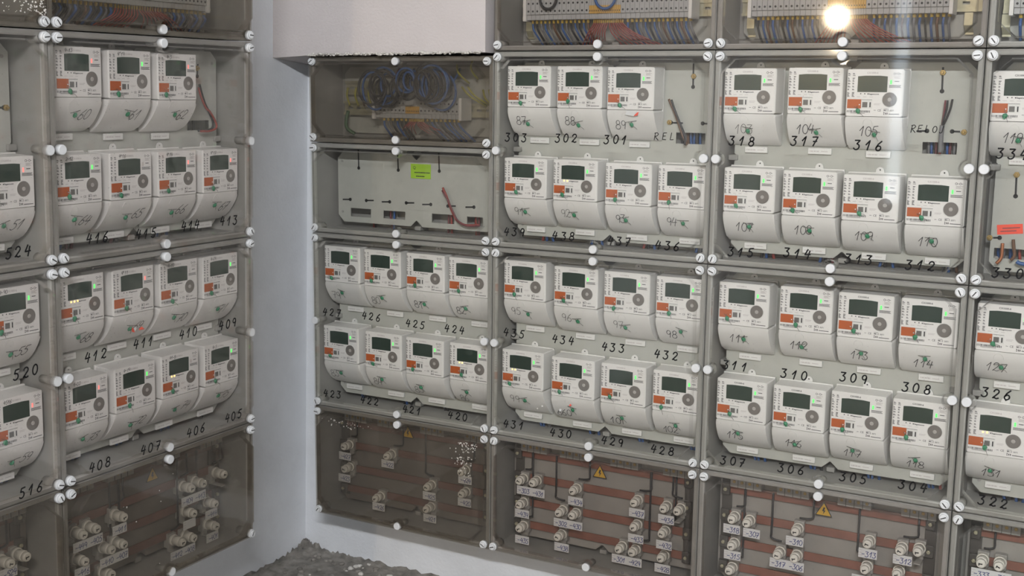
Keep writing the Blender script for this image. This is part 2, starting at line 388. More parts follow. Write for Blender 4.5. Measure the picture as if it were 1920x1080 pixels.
# ------------------------------------------------------------------ electricity meter (local: x right, y up from the display centre, z out from the mounting panel)
UL, UR, VT, VS = -.052, .062, .0302, -.0652
PROF = [(-.0652, D-.0005), (-.075, D-.0025), (-.085, D-.0065), (-.095, D-.0125), (-.105, D-.0195), (-.115, D-.0280), (-.125, D-.0395), (-.1315, D-.050), (-.134, 0.0003)]
def prof(v):
    if v >= PROF[0][0]: return D
    for (a, za), (c, zc) in zip(PROF, PROF[1:]):
        if v >= c: return za+(zc-za)*(v-a)/(c-a)
    return 0
def surf(x, y): return prof(y)+.0009
def slab(prf, m, bev):
    """side profile extruded across the width, wider towards the back"""
    b = B(); n = len(prf); vs = []
    for side in (0, 1):
        for (v, z) in prf:
            t = (D-z)*.03
            vs.append((UL-t if side == 0 else UR+t, v, z))
    fs = [tuple(range(n)), tuple(range(2*n-1, n-1, -1))]+[(k, n+k, n+(k+1) % n, (k+1) % n) for k in range(n)]
    v, f = b.faces(vs, fs, m)
    es = [e for e in f[0].edges]+[e for e in f[1].edges]
    es += [e for g in f[2:] for e in g.edges if e.calc_face_angle(0) > .6]
    es = [e for e in set(es) if not all(abs(q.co.z) < 1e-6 for q in e.verts)]
    es = [e for e in es if not all(abs(q.co.y-VS) < 6e-4 and q.co.z > .01 for q in e.verts)]
    r = bmesh.ops.bevel(b.bm, geom=es, offset=bev, segments=3, affect='EDGES', profile=.6)
    for g in b.bm.faces: g.smooth = True; g.material_index = 0
    return b
def smooth_by_angle(me, ang=.6):
    bm = bmesh.new(); bm.from_mesh(me)
    for e in bm.edges: e.smooth = e.calc_face_angle(0) < ang
    bm.to_mesh(me); bm.free(); return me
ME = {}
b = slab([(VT, .0003), (VT-.001, D), (VS+.0004, D), (VS+.0004, .0003)], 'meter_white', .0052)
b.box(UL-.0022, UR+.0022, VS-.02, VT+.002, .0003, .006, 'meter_white', .0012)
ME['housing'] = smooth_by_angle(b.mesh('housing'))
b = slab([(VS-.0004, .0003)]+[(v-.0006 if k == 0 else v, z) for k, (v, z) in enumerate(PROF)], 'meter_cover_white', .0050)
# raised arch around the sealing screw
pts = [(-.0155, -.098)]+[(-.0065+.009*math.cos(math.radians(a)), -.079+.009*math.sin(math.radians(a))) for a in range(180, -1, -30)]+[(.0026, -.098)]
for (x0_, y0_), (x1_, y1_) in zip(pts, pts[1:]):
    b.tube([(x0_, y0_, prof(y0_)+.0001), (x1_, y1_, prof(y1_)+.0001)], .0006, 'meter_cover_white', 5, 1)
ME['terminal_cover'] = smooth_by_angle(b.mesh('terminal_cover'))
b = B(); b.poly([(-.0298, -.0165), (.0298, -.0165), (.0298, .0155), (.015, .0165), (-.015, .0165), (-.0298, .0155)], D-.002, D+.0006, 'lcd_dark', .0004); ME['display'] = b.mesh('display')
b = B(); b.cyl((.0354, -.0308, 0), .0160, D-.002, D+.0008, 'white_plastic', 32, bev=.0005); b.cyl((.0354, -.0308, 0), .0143, D, D+.0014, 'port_grey', 32, bev=.0006); b.cyl((.0354, -.0308, 0), .0045, D, D+.0022, 'port_centre', 16, bev=.0015); ME['optical_port'] = b.mesh('optical_port')
b = B(); b.box(-.0484, -.0205, -.0492, -.0308, D-.001, D+.0010, 'orange_plastic', .0006); b.cyl((-.0235, -.0415, 0), .0012, D, D+.0018, 'white_plastic', 8); ME['orange_label'] = b.mesh('orange_label')
b = B(); b.box(-.0203, .0012, -.0490, -.0320, D-.001, D+.0007, 'white_plastic', .0004); b.quad(-.0180, -.0078, -.0468, -.0362, D+.0009, 'window_grey'); b.quad(-.0036, -.0010, -.0466, -.0364, D+.0009, 'print_dark'); b.quad(-.0203, .0012, -.0318, -.0311, D+.0006, 'print_dark'); ME['data_window'] = b.mesh('data_window')
def markings():
    b = B(); R = random.Random(5); z = D+.0006
    b.poly([(UL+.0035, -.0640), (UR-.0035, -.0640), (UR-.0035, VT-.0045), (UR-.0050, VT-.0030), (UL+.0050, VT-.0030), (UL+.0035, VT-.0045)], D-.0004, D+.0003, 'label_sheet')
    x = -.0484
    while x < -.0015:        # bar code
        wd = R.choice([.0004, .0005, .0008, .0011]); b.quad(x, x+wd, -.0572, -.0530, z, 'print_grey'); x += wd+R.choice([.0004, .0006, .0009])
    b.quad(-.041, -.012, -.0590, -.0582, z, 'print_grey')
    for yy, rows in ((.0215, 2), (.0170, 1), (.0120, 2), (.0075, 2), (.0020, 2), (-.0040, 2), (-.0100, 2), (-.0165, 3), (-.0215, 3)):   # pictogram columns
        for xx in (-.0492, -.0400):
            for q in range(rows):
                wq = R.uniform(.002, .0055); b.quad(xx, xx+wq, yy-.0011-q*.0017, yy-q*.0017, z, 'print_grey')
    for cx in (.0425, .0505):          # symbols top right
        for k in range(8):
            a0, a1 = k*math.pi/4, (k+1)*math.pi/4; r0, r1 = .0016, .0024
            b.faces([(cx+r*math.cos(a), .0205+r*math.sin(a), z) for r, a in ((r0, a0), (r1, a0), (r1, a1), (r0, a1))], [(0, 1, 2, 3)], 'print_grey')
        b.quad(cx+.0022, cx+.0045, .0200, .0208, z, 'print_grey')
    for k in range(3): b.quad(.0420, .0560-R.uniform(0, .006), .0150-k*.0019, .0159-k*.0019, z, 'print_faint')
    for k in range(3): b.quad(.0330, .0570-R.uniform(0, .004), -.0030-k*.0020, -.0019-k*.0020, z, 'print_grey')
    b.quad(.0430, .0520, .0048, .0062, z, 'print_dark')
    for xx in (-.0222, -.0142):
        b.quad(xx-.0011, xx+.0011, -.0207, -.0185, z, 'print_grey')
    for xx in (-.030, -.0175, -.005): b.quad(xx, xx+.007, -.0262, -.0254, z, 'print_faint')
    b.quad(-.0088, -.0066, -.0212, -.0188, z, 'print_dark')
    font(b, 'Sagemcom', -.0060, -.0214, .0029, 'print_dark', z, 1.15, .00012)
    for k in range(2): b.quad(.0050, .0185-k*.002, -.0395-k*.0022, -.0388-k*.0022, z, 'print_faint')
    b.quad(.0055, .0095, -.0528, -.0520, z, 'print_grey')
    font(b, 'CE', .0128, -.0545, .0042, 'print_grey', z)
    font(b, 'M13', .0250, -.0540, .0040, 'print_grey', z); b.quad(.0250, .0335, -.0493, -.0487, z, 'print_grey')
    font(b, '0071', .0370, -.0540, .0032, 'print_grey', z)
    for k in range(2): b.quad(.0250, .0268, -.0580-k*.003, -.0558-k*.003, z, 'print_grey')
    b.quad(.0282, .0300, -.0605, -.0568, z, 'print_grey'); b.quad(.0312, .0330, -.0605, -.0568, z, 'print_grey')
    b.quad(.0350, .0560, -.0602, -.0588, z, 'print_grey')
    b.recalc = False
    return b.mesh('printed_markings')
ME['printed_markings'] = markings()
for k, m in (('title_dark', 'print_dark'), ('title_faint', 'print_faint')):
    b = B(); font(b, 'CX1000-6', -.0120, .0205, .0036, m, D+.0006, 1.05, .00012); b.recalc = False; ME[k] = b.mesh('model_title')
for k in ('led_green', 'led_red', 'led_off'):
    b = B(); b.box(.0345, .0381, -.0002, .0080, D-.001, D+.0009, k, .0005); ME[k] = b.mesh('status_light')
b = B(); b.cyl((0, 0, 0), .0017, D-.001, D+.0012, 'led_amber', 10, bev=.0006); ME['pulse'] = b.mesh('pulse_light')
b = B()
pts = [(.0085*math.cos(math.radians(a)), .0095*math.sin(math.radians(a))) for a in range(0, 181, 15)]
hole = [(.0018*math.cos(2*math.pi*k/10), .0035+.0018*math.sin(2*math.pi*k/10)) for k in range(10)]
b.holed([(-.0085, -.012)]+[(.0085, -.012)]+pts, [hole], 0, .003, 'white_plastic'); b.cyl((0, .0035, 0), .0018, .0002, .0010, 'slot_dark', 10); ME['mounting_lug'] = b.mesh('mounting_lug')
b = B(); b.box(-.0250, .0250, -.0065, .0065, 0, .005, 'white_plastic', .001)
for k in range(7): b.quad(-.021+k*.003, -.0195+k*.003+.0008*(k % 2), -.0015, .0010, .0052, 'print_faint')
b.quad(.003, .017, -.0008, .0004, .0052, 'print_faint'); ME['base_tab'] = b.mesh('base_tab')
def seal_mesh(seed):
    R = random.Random(seed); b = B()
    b.ball((0, 0, .0015), .0048, 'seal_green', (1, 1.05, .6), 9, 7, .10); b.box(-.0015, .0035, -.0062, -.002, .0003, .0028, 'seal_green', .0006)
    a = R.uniform(-.4, .4)
    b.tube([(-.001, .003, .001), (-.005, .0085, .003), (-.007, .0095, .001)], .00045, 'seal_wire_metal', 5, 3)
    b.tube([(.001, .003, .001), (-.001, .0075, .003), (.0, .0098, .001)], .00045, 'seal_wire_metal', 5, 3)
    b.tube([(.002, -.002, .002), (.007, -.006+a*.008, .005), (.011, -.011+a*.01, .004)], .0004, 'seal_wire_metal', 5, 3)
    return b.mesh('seal')
def seal2_mesh(seed):
    R = random.Random(seed); b = B()
    b.ball((0, 0, .0018), .0052, 'seal_green', (.9, 1.15, .6), 9, 7, .12)
    b.tube([(-.013, .0085, .0012), (-.006, .0095, .003), (.010+R.uniform(0, .006), .0092, .0022)], .0006, 'seal_wire_metal', 5, 3)
    b.tube([(-.006, .0095, .002), (-.0025, .003, .003)], .0004, 'seal_wire_metal', 5, 1)
    b.tube([(.003, .0092, .002), (.001, .003, .003)], .0004, 'seal_wire_metal', 5, 1)
    b.tube([(.002, -.002, .002), (.006, -.006, .003), (.009, -.013, .002)], .0004, 'seal_wire_metal', 5, 3)
    return b.mesh('seal')
SEAL = [seal_mesh(k) for k in range(4)]; SEAL2 = [seal2_mesh(k) for k in range(5)]

PEN = {'L': (.031, -.0985), 'A': (-.028, -.104), 'B': (-.020, -.096), 'C': (-.008, -.098)}
def meter(F, px, py, num, cov, pos, led='g', amber=0, dark=False, note=None, faint=0, nudge=(0, 0), where=''):
    R = random.Random(int(num)*13)
    u, v = F.at(px, py, FACE)
    lab = 'white electricity meter with pencilled %s, above the marker number %s%s' % (num, cov, where)
    t = thing('electricity_meter', lab, 'electricity meter', F.mat(u, v, PANEL), 'electricity meters in the cabinets')
    for k in ('housing', 'terminal_cover', 'display', 'optical_port', 'orange_label', 'data_window', 'printed_markings'):
        put(k, ME[k], t)
    put('model_title', ME['title_dark' if dark else 'title_faint'], t)
    put('status_light', ME[{'g': 'led_green', 'r': 'led_red', 'o': 'led_off'}[led]], t, label={'g': 'glowing green status light', 'r': 'glowing red status light', 'o': 'unlit status light'}[led])
    for k in range(amber): put('pulse_light', ME['pulse'], t, (-.0222+.0080*k, -.0196, 0), label='lit amber pulse light')
    put('mounting_lug', ME['mounting_lug'], t, (.010, .0340, 0))
    put('base_tab', ME['base_tab'], t, (.008, -.1440, 0))
    s1 = put('seal', SEAL[R.randrange(4)], t, (R.uniform(-.030, -.014), R.uniform(-.056, -.049), D+.0008), label='green lead seal')
    s1.rotation_euler = (0, 0, R.uniform(-.5, .5))
    vx, vy = R.uniform(-.005, .009), R.uniform(-.104, -.094)
    if pos == 'A': vx -= .012
    s2 = put('seal', SEAL2[R.randrange(5)], t, (vx, vy, prof(vy)+.0004), label='green lead seal'); s2.rotation_euler = (.55, 0, R.uniform(-.25, .25))
    px_, py_ = PEN[pos]
    b = B(); b.recalc = False
    h = .0205 if pos != 'A' else .0215
    write(b, num, px_+nudge[0]+R.uniform(-.003, .003), py_+nudge[1]+R.uniform(-.003, .002), h, .0012+.0003*R.random(), 'pencil_faint' if faint else 'pencil_ink', surf, .2, .62)
    put('handwritten_number', b.mesh('handwritten_number'), t, label='pencilled number %s' % num)
    if note:
        b = B(); b.recalc = False; write(b, note, -.019, .0225, .0072, .0008, 'marker_ink', lambda x, y: D+.0009, .2, .62); put('handwritten_note', b.mesh('handwritten_note'), t)
    return t

# number, marker number, display centre in the photograph
for a in [('60', '412 row, two boxes up', 0)]: pass
row = [
 (FL, 143.5, 117, '60', None, 'L', 'r', 0, '4-13'), (FL, 240.5, 123, '61', None, 'L', 'g', 0, '4o19'), (FL, 329.5, 128, '62', None, 'L', 'r', 0, '4-3'),
 (FL, 144.8, 318.8, '64', '416', 'L', 'g', 0, '2-12'), (FL, 242.5, 313, '65', '415', 'L', 'o', 0, '4o16'), (FL, 329.7, 309, '66', '414', 'L', 'r', 0, '4o14'), (FL, 411, 304.8, '67', '413', 'L', 'r', 0, '4o17'),
 (FL, 149.6, 545, '68', '412', 'L', 'g', 3, None), (FL, 247, 529, '69', '411', 'L', 'r', 0, '4o11'), (FL, 332.6, 514.5, '70', '410', 'L', 'o', 0, '4-10'), (FL, 411, 502, '71', '409', 'L', 'g', 0, '4-09'),
 (FL, 158.4, 737, '73', '408', 'L', 'r', 0, '4-02'), (FL, 250.9, 710.4, '72', '407', 'L', 'g', 0, '4-19'), (FL, 335.4, 686, '74', '406', 'L', 'o', 2, '41-8'), (FL, 413, 665.9, '75', '405', 'L', 'g', 0, '4-5'),
 (FL, 12, 324.5, '51', '524', 'L', 'r', 0, None), (FL, 23, 567.5, '55', '520', 'L', 'g', 0, '4-90'), (FL, 30.6, 771.5, '59', '516', 'L', 'r', 0, '4516'),
 (FB, 638, 483, '79', '427', 'A'), (FB, 713, 490.5, '80', '426', 'A'), (FB, 793.7, 498, '81', '425', 'A'), (FB, 874.7, 506.5, '82', '424', 'A'),
 (FB, 636, 633, '83', '423', 'A'), (FB, 715, 644.8, '84', '422', 'A'), (FB, 792.5, 656.4, '85', '421', 'A'), (FB, 876, 667, '86', '420', 'A', 'g', 2),
 (FB, 987.7, 147.8, '87', '303', 'B'), (FB, 1082.5, 148.7, '88', '302', 'B'), (FB, 1178.4, 150.6, '89', '301', 'B'),
 (FB, 981, 320, '91', '439', 'B'), (FB, 1074.4, 323.7, '92', '438', 'B', 'g', 2), (FB, 1174, 331, '93', '437', 'B'), (FB, 1274.6, 335.6, '94', '436', 'B'),
 (FB, 980, 512.5, '95', '435', 'B'), (FB, 1075.6, 524.7, '96', '434', 'B'), (FB, 1171, 534.5, '97', '433', 'B'), (FB, 1270.6, 544.7, '98', '432', 'B'),
 (FB, 976, 679.5, '99', '431', 'B', 'g', 2), (FB, 1070, 695, '660', '430', 'B'), (FB, 1164.4, 707.3, '101', '429', 'B'), (FB, 1263.7, 721, '102', '428', 'B'),
 (FB, 1402, 154.5, '103', '318', 'C'), (FB, 1524, 154, '104', '317', 'C'), (FB, 1636, 157.5, '105', '316', 'C'),
 (FB, 1400.6, 341, '107', '315', 'C'), (FB, 1513, 347, '108', '314', 'C'), (FB, 1628, 355.4, '109', '313', 'C'), (FB, 1750, 362, '110', '312', 'C'),
 (FB, 1390.5, 556, '111', '311', 'C'), (FB, 1507, 565, '112', '310', 'C'), (FB, 1618.5, 577, '113', '309', 'C', 'g', 0, None, 1), (FB, 1738, 588.7, '114', '308', 'C', 'g', 0, None, 1),
 (FB, 1386, 736.6, '115', '307', 'C', 'g', 0, None, 1), (FB, 1493.5, 751, '116', '306', 'C', 'g', 0, None, 1), (FB, 1604, 763, '117', '305', 'C', 'g', 0, None, 1), (FB, 1721, 778, '118', '304', 'C', 'g', 0, None, 1),
 (FB, 1914, 163.7, '119', '334', 'C', 'g', 0, None, 1), (FB, 1884, 599.4, '127', '326', 'C', 'g', 0, None, 1), (FB, 1866.5, 795, '131', '322', 'C', 'g', 2),
]
FAINT = {'103', '91', '92', '79', '80', '83', '84', '85', '86', '96', '97', '99', '71', '75', '95'}
NUDGE = {'660': (-.004, -.016), '101': (.002, -.014), '102': (.003, -.016), '115': (-.004, -.006), '117': (.004, -.008), '118': (.008, -.012), '114': (.003, -.008), '113': (.002, -.006), '131': (.002, -.008), '103': (-.004, 0), '104': (-.004, .004), '105': (0, .004), '89': (0, -.002), '98': (0, -.010), '86': (.0, -.014), '85': (0, -.008)}
METERS = {}
for r in row:
    F, x, y, num, cov, pos = r[:6]
    led = r[6] if len(r) > 6 else 'g'; am = r[7] if len(r) > 7 else 0; note = r[8] if len(r) > 8 else None; dk = r[9] if len(r) > 9 else 0
    if cov is None:
        t = meter(F, x, y, num, '', pos, led, am, dk, note, num in FAINT, NUDGE.get(num, (0, 0)))
        t['label'] = 'white electricity meter with %s handwritten on its lower cover, in the top left meter row' % num
    else:
        t = meter(F, x, y, num, cov, pos, led, am, dk, note, num in FAINT, NUDGE.get(num, (0, 0)))
    METERS[num] = (t, F, F.at(x, y, FACE))

# ------------------------------------------------------------------ cabinets
b = B(); b.cyl((0, 0, 0), .0098, RIM+.002, -.004, 'screw_white', 24, bev=.0018); ME['screw_plain'] = b.mesh('cover_screw')
b = B(); b.cyl((0, 0, 0), .0100, RIM+.002, -.0085, 'screw_white', 24, bev=.0012); b.cyl((0, 0, 0), .0078, -.010, -.004, 'screw_white', 24, bev=.0012); b.box(-.0058, .0058, -.0011, .0011, -.0045, -.0036, 'screw_slot'); ME['screw_slot'] = b.mesh('cover_screw')
def pane_outline(W, H, side, top=True, e=.017, c=.030, sr=.0165, si=.0125):
    s = math.sqrt(sr*sr-(e-si)**2); n = 8; P = []
    a0 = math.degrees(math.atan2(-(e-si), s))
    def notch(cx, cy, base):
        return [(cx+sr*math.cos(math.radians(base+t)), cy+sr*math.sin(math.radians(base+t))) for t in [(-a0)+((180+2*a0))*k/n for k in range(n+1)]]
    # counter-clockwise from the bottom left
    P += [(e, e+c), (e+c, e)]
    P += [(W/2-s*math.cos(0), e)]+[(W/2+sr*math.cos(math.radians(t)), si+sr*math.sin(math.radians(t))) for t in [180-15.2+(15.2*2-180)*k/n for k in range(1, n)]]+[(W/2+s, e)]
    P += [(W-e-c, e), (W-e, e+c)]
    if side: P += [(W-e, H/2-s)]+[(W-si-sr*math.sin(math.radians(t)), H/2-sr*math.cos(math.radians(t))) for t in [15.2+(180-30.4)*k/n for k in range(1, n)]]+[(W-e, H/2+s)]
    P += [(W-e, H-e-c), (W-e-c, H-e)]
    P += [(W/2+s, H-e)]+[(W/2+sr*math.cos(math.radians(t)), H-si-sr*math.sin(math.radians(t))) for t in [15.2+(180-30.4)*k/n for k in range(1, n)]]+[(W/2-s, H-e)]
    P += [(e+c, H-e), (e, H-e-c)]
    if side: P += [(e, H/2+s)]+[(si+sr*math.sin(math.radians(t)), H/2+sr*math.cos(math.radians(t))) for t in [15.2+(180-30.4)*k/n for k in range(1, n)]]+[(e, H/2-s)]
    return P
def inset(P, d):
    n = len(P); Q = []
    for i in range(n):
        a, p, c = Vector(P[i-1]), Vector(P[i]), Vector(P[(i+1) % n])
        t1 = (p-a).normalized(); t2 = (c-p).normalized(); n1 = Vector((-t1.y, t1.x)); n2 = Vector((-t2.y, t2.x))
        m = (n1+n2); m = m.normalized() if m.length > 1e-6 else n1
        Q.append(tuple(p+m*d/max(.4, m.dot(n1))))
    return Q
CAB = {}
def cabinet(key, F, u0, u1, v0, v1, label, mat='cover_clear', side=True, panel='panel_grey', panels=2, holes=(), depth=PANEL, screws_top=True):
    """u0..u1 across, v0 bottom .. v1 top"""
    g = .0012; W, H = u1-u0-2*g, v1-v0-2*g; O = (u0+g, v0+g)
    t = thing('meter_cabinet', label, 'meter cabinet', F.mat(O[0], O[1], BACK), 'wall cabinets with clear covers')
    z = lambda n: n-BACK
    b = B()   # grey body: rim, sloping side walls, back, screw posts
    def rect(i, n): return [(i, i, z(n)), (W-i, i, z(n)), (W-i, H-i, z(n)), (i, H-i, z(n))]
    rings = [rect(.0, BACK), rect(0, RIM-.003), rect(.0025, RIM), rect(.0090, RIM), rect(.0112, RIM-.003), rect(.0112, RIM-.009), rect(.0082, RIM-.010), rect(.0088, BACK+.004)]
    vs = [p for r in rings for p in r]
    fs = [(k*4+j, k*4+(j+1) % 4, k*4+4+(j+1) % 4, k*4+4+j) for k in range(len(rings)-1) for j in range(4)]
    L = (len(rings)-1)*4
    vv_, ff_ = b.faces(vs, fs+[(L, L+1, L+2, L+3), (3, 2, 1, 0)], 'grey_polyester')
    for g in ff_[12:20]: g.material_index = b.mi('bead_highlight')
    pos = [(.0125, .0125, 1), (W-.0125, .0125, 1), (.0125, H-.0125, 1), (W-.0125, H-.0125, 1), (W/2, .0125, 0), (W/2, H-.0125, 0)]
    if side: pos += [(.0125, H/2, 0), (W-.0125, H/2, 0)]
    for x, y, c in pos:
        b.cyl((x, y, 0), .0105 if c else .0075, z(-.050), z(RIM)-.0005, 'grey_polyester', 16)
        if c == 0 and (x < .02 or x > W-.02): b.box(min(x, .011 if x < .02 else W-.032), max(x, W-.011 if x > W-.02 else .032), y-.006, y+.006, .003, z(PANEL)+.004, 'grey_polyester', .002)
        if c == 0 and (y < .02 or y > H-.02): b.box(x-.009, x+.009, min(y, .011 if y < .02 else H-.022), max(y, H-.011 if y > H-.02 else .022), .003, z(PANEL)-.006, 'grey_polyester', .002)
    put('body', b.mesh('body'), t)
    # mounting panels
    pv0, pv1 = .0215, H-.0235
    cols = [(.023, W-.020)] if panels else []
    for a, c in cols:
        ch = .018
        m_ = W/2; out = [(a+ch, pv0), (m_-ch, pv0), (m_-.001, pv0+ch*.85), (m_+.001, pv0+ch*.85), (m_+ch, pv0), (c-ch, pv0), (c, pv0+ch)]
        if side: out += [(c, H/2-.010), (c-.008, H/2), (c, H/2+.010)]
        out += [(c, pv1-ch), (c-ch, pv1), (m_+ch, pv1), (m_+.001, pv1-ch*.85), (m_-.001, pv1-ch*.85), (m_-ch, pv1), (a+ch, pv1), (a, pv1-ch)]
        if side: out += [(a, H/2+.010), (a+.008, H/2), (a, H/2-.010)]
        out += [(a, pv0+ch)]
        hs = []
        for (x0, y0, x1, y1) in holes:
            q = [(x0-O[0], y0-O[1]), (x1-O[0], y0-O[1]), (x1-O[0], y1-O[1]), (x0-O[0], y1-O[1])]
            if q[0][0] > a and q[1][0] < c: hs.append(q)
        b = B(); b.holed(out, hs, z(depth)-.0035, z(depth)-.0018, panel)
        for x in (a+.014, c-.014) if panel == 'panel_grey' and depth == PANEL else ():
            for y in (pv0+.026, pv1-.026): b.cyl((x, y, z(depth)), .0035, -.0025, -.0004, 'grey_polyester', 10)
        put('mounting_panel', b.mesh('mounting_panel'), t)
    # clear cover: flange with a raised pane
    P = pane_outline(W, H, side); zt = z(.005)
    b = B(); b.recalc = False; i = b.mi(mat)
    zf = z(RIM)+.002
    loops = [(P, zf), (inset(P, .0015), zt-.0035), (inset(P, .0035), zt)]
    n = len(P); rv = []
    for lp, zz in loops: rv.append([b.bm.verts.new((x, y, zz)) for x, y in lp])
    for q in range(2):
        for k in range(n):
            f = b.bm.faces.new((rv[q][k], rv[q][(k+1) % n], rv[q+1][(k+1) % n], rv[q+1][k])); f.material_index = i
    f = b.bm.faces.new(rv[2]); f.material_index = i
    outer = [b.bm.verts.new((x, y, zf)) for x, y in ((0, 0), (W, 0), (W, H), (0, H))]
    ed = [b.bm.edges.new((outer[k], outer[(k+1) % 4])) for k in range(4)]
    ed += [b.bm.edges.get((rv[0][k], rv[0][(k+1) % n])) for k in range(n)]
    r = bmesh.ops.triangle_fill(b.bm, edges=ed, use_beauty=True, normal=(0, 0, 1))
    bmesh.ops.recalc_face_normals(b.bm, faces=b.bm.faces)
    cov = put('cover', b.mesh('cover'), t)
    md = cov.modifiers.new('thickness', 'SOLIDIFY'); md.thickness = .002; md.offset = -1
    for x, y, c in pos:
        if not screws_top and y > H-.02: continue
        s = put('cover_screw', ME['screw_slot' if c else 'screw_plain'], t, (x, y, z(0)))
        s.rotation_euler = (0, 0, random.uniform(-1.2, 1.2))
    CAB[key] = dict(t=t, F=F, O=O, W=W, H=H, cover=cov, z=z)
    return CAB[key]
def marker(key, text, x, y, h=.0235, mat='marker_ink', rot=0, wd=.0022, adv=.95):
    c = CAB[key]; u, v = c['F'].at(x, y, .006); b = B(); b.recalc = False
    write(b, text, u-c['O'][0], v-c['O'][1], h, wd, mat, lambda a, d: c['z'](.0056), .15, adv, rot)
    put('handwritten_number', b.mesh('handwritten_number'), c['cover'], label='black handwritten %s' % text)
W = .54; R0, R1, R2, R3 = -.0021, -.4615, -.9258, -1.2248
def hole(F, x0, y0, x1, y1):
    a = F.at(x0, y1, PANEL); c = F.at(x1, y0, PANEL); m0 = F.at(x0, y0, PANEL); m1 = F.at(x1, y1, PANEL)
    return ((a[0]+m0[0])/2, (a[1]+m1[1])/2, (c[0]+m1[0])/2, (c[1]+m0[1])/2)
HA2 = [hole(FB, 657, 391, 695, 407), hole(FB, 718, 396, 759, 411), hole(FB, 809, 402, 851, 419), hole(FB, 875, 407, 905, 424)]
HB1 = [hole(FB, 1267, 249, 1322, 270)]; HC1 = [hole(FB, 1729, 267, 1794, 289)]; HD1 = [hole(FB, 1863, 467, 1935, 486)]; HL1 = [hole(FL, 352, 226, 393, 244)]
cabinet('A1', FB, -W, 0, -.229, -.0115, 'half-height grey cabinet with coiled dark cables, under the white lintel', 'cover_grimy_dim', False, panels=1, depth=-.135)
cabinet('A2', FB, -W, 0, R1, -.229, 'half-height grey cabinet without meters, with a green sticker inside', 'cover_clear', False, panels=1, holes=HA2)
cabinet('A3', FB, -W, 0, R2, R1, 'grey cabinet holding the eight meters marked 427 to 420', 'cover_clear')
cabinet('A4', FB, -W, 0, R3, R2, 'low grey fuse cabinet beside the wall corner, below marker numbers 423 to 420', 'cover_grimy_dim', False, 'shaded_panel')
cabinet('B0', FB, 0, W, R0, .30, 'grey terminal cabinet above marker numbers 303, 302 and 301', 'cover_tinted', False, panels=1, depth=-.13)
cabinet('B1', FB, 0, W, R1, R0, 'grey cabinet holding the seven meters marked 303 to 301 and 439 to 436', holes=HB1)
cabinet('B2', FB, 0, W, R2, R1, 'grey cabinet holding the eight meters marked 435 to 428')
cabinet('B3', FB, 0, W, R3, R2, 'low grey fuse cabinet below marker numbers 431 to 428', 'cover_tinted', False, 'brown_panel')
cabinet('C0', FB, W, 2*W, R0, .30, 'grey terminal cabinet above marker numbers 318, 317 and 316', 'cover_tinted', False, panels=1, depth=-.13)
cabinet('C1', FB, W, 2*W, R1, R0, 'grey cabinet holding the seven meters marked 318 to 312', holes=HC1)
cabinet('C2', FB, W, 2*W, R2, R1, 'grey cabinet holding the eight meters marked 311 to 304')
cabinet('C3', FB, W, 2*W, R3, R2, 'low grey fuse cabinet below marker numbers 307 to 304', 'cover_dusty', False, 'brown_panel')
cabinet('D0', FB, 2*W, 3*W, R0, .30, 'grey terminal cabinet in the upper right corner of the photo', 'cover_clear', False, panels=1, depth=-.13)
cabinet('D1', FB, 2*W, 3*W, R1, R0, 'grey cabinet with a red sticker inside, at the right edge', holes=HD1)
cabinet('D2', FB, 2*W, 3*W, R2, R1, 'grey cabinet at the right edge holding meters marked 326 and 322')
cabinet('D3', FB, 2*W, 3*W, R3, R2, 'low grey fuse cabinet at the right edge below marker number 322', 'cover_clear', False, 'brown_panel')
LU = (-1.4656, -.9122, -.3588); LV = (.30, .0079, -.4282, -.8677, -1.150)
cabinet('L00', FL, LU[0], LU[1], LV[1], LV[0], 'grey cabinet in the upper left corner of the photo with a dirty cover', 'cover_grimy_dim', False, panels=1, depth=-.13)
cabinet('L01', FL, LU[0], LU[1], LV[2], LV[1], 'grey cabinet at the left edge holding the meter marked 524', 'cover_dusty')
cabinet('L02', FL, LU[0], LU[1], LV[3], LV[2], 'grey cabinet at the left edge holding meters marked 520 and 516', 'cover_dusty')
cabinet('L03', FL, LU[0], LU[1], LV[4], LV[3], 'low grey fuse cabinet at the left edge below marker number 516', 'cover_grimy_dim', False, 'shaded_panel')
cabinet('L10', FL, LU[1], LU[2], LV[1], LV[0], 'grey terminal cabinet above the meters pencilled 60, 61 and 62', 'cover_grimy_dim', False, panels=1, depth=-.13)
cabinet('L11', FL, LU[1], LU[2], LV[2], LV[1], 'grey cabinet holding the seven meters above and at marker numbers 416 to 413', 'cover_dusty', holes=HL1)
cabinet('L12', FL, LU[1], LU[2], LV[3], LV[2], 'grey cabinet holding the eight meters marked 412 to 405', 'cover_dusty')
cabinet('L13', FL, LU[1], LU[2], LV[4], LV[3], 'low grey fuse cabinet on the left wall below marker numbers 408 to 405', 'cover_grimy_dim', False, 'shaded_panel')
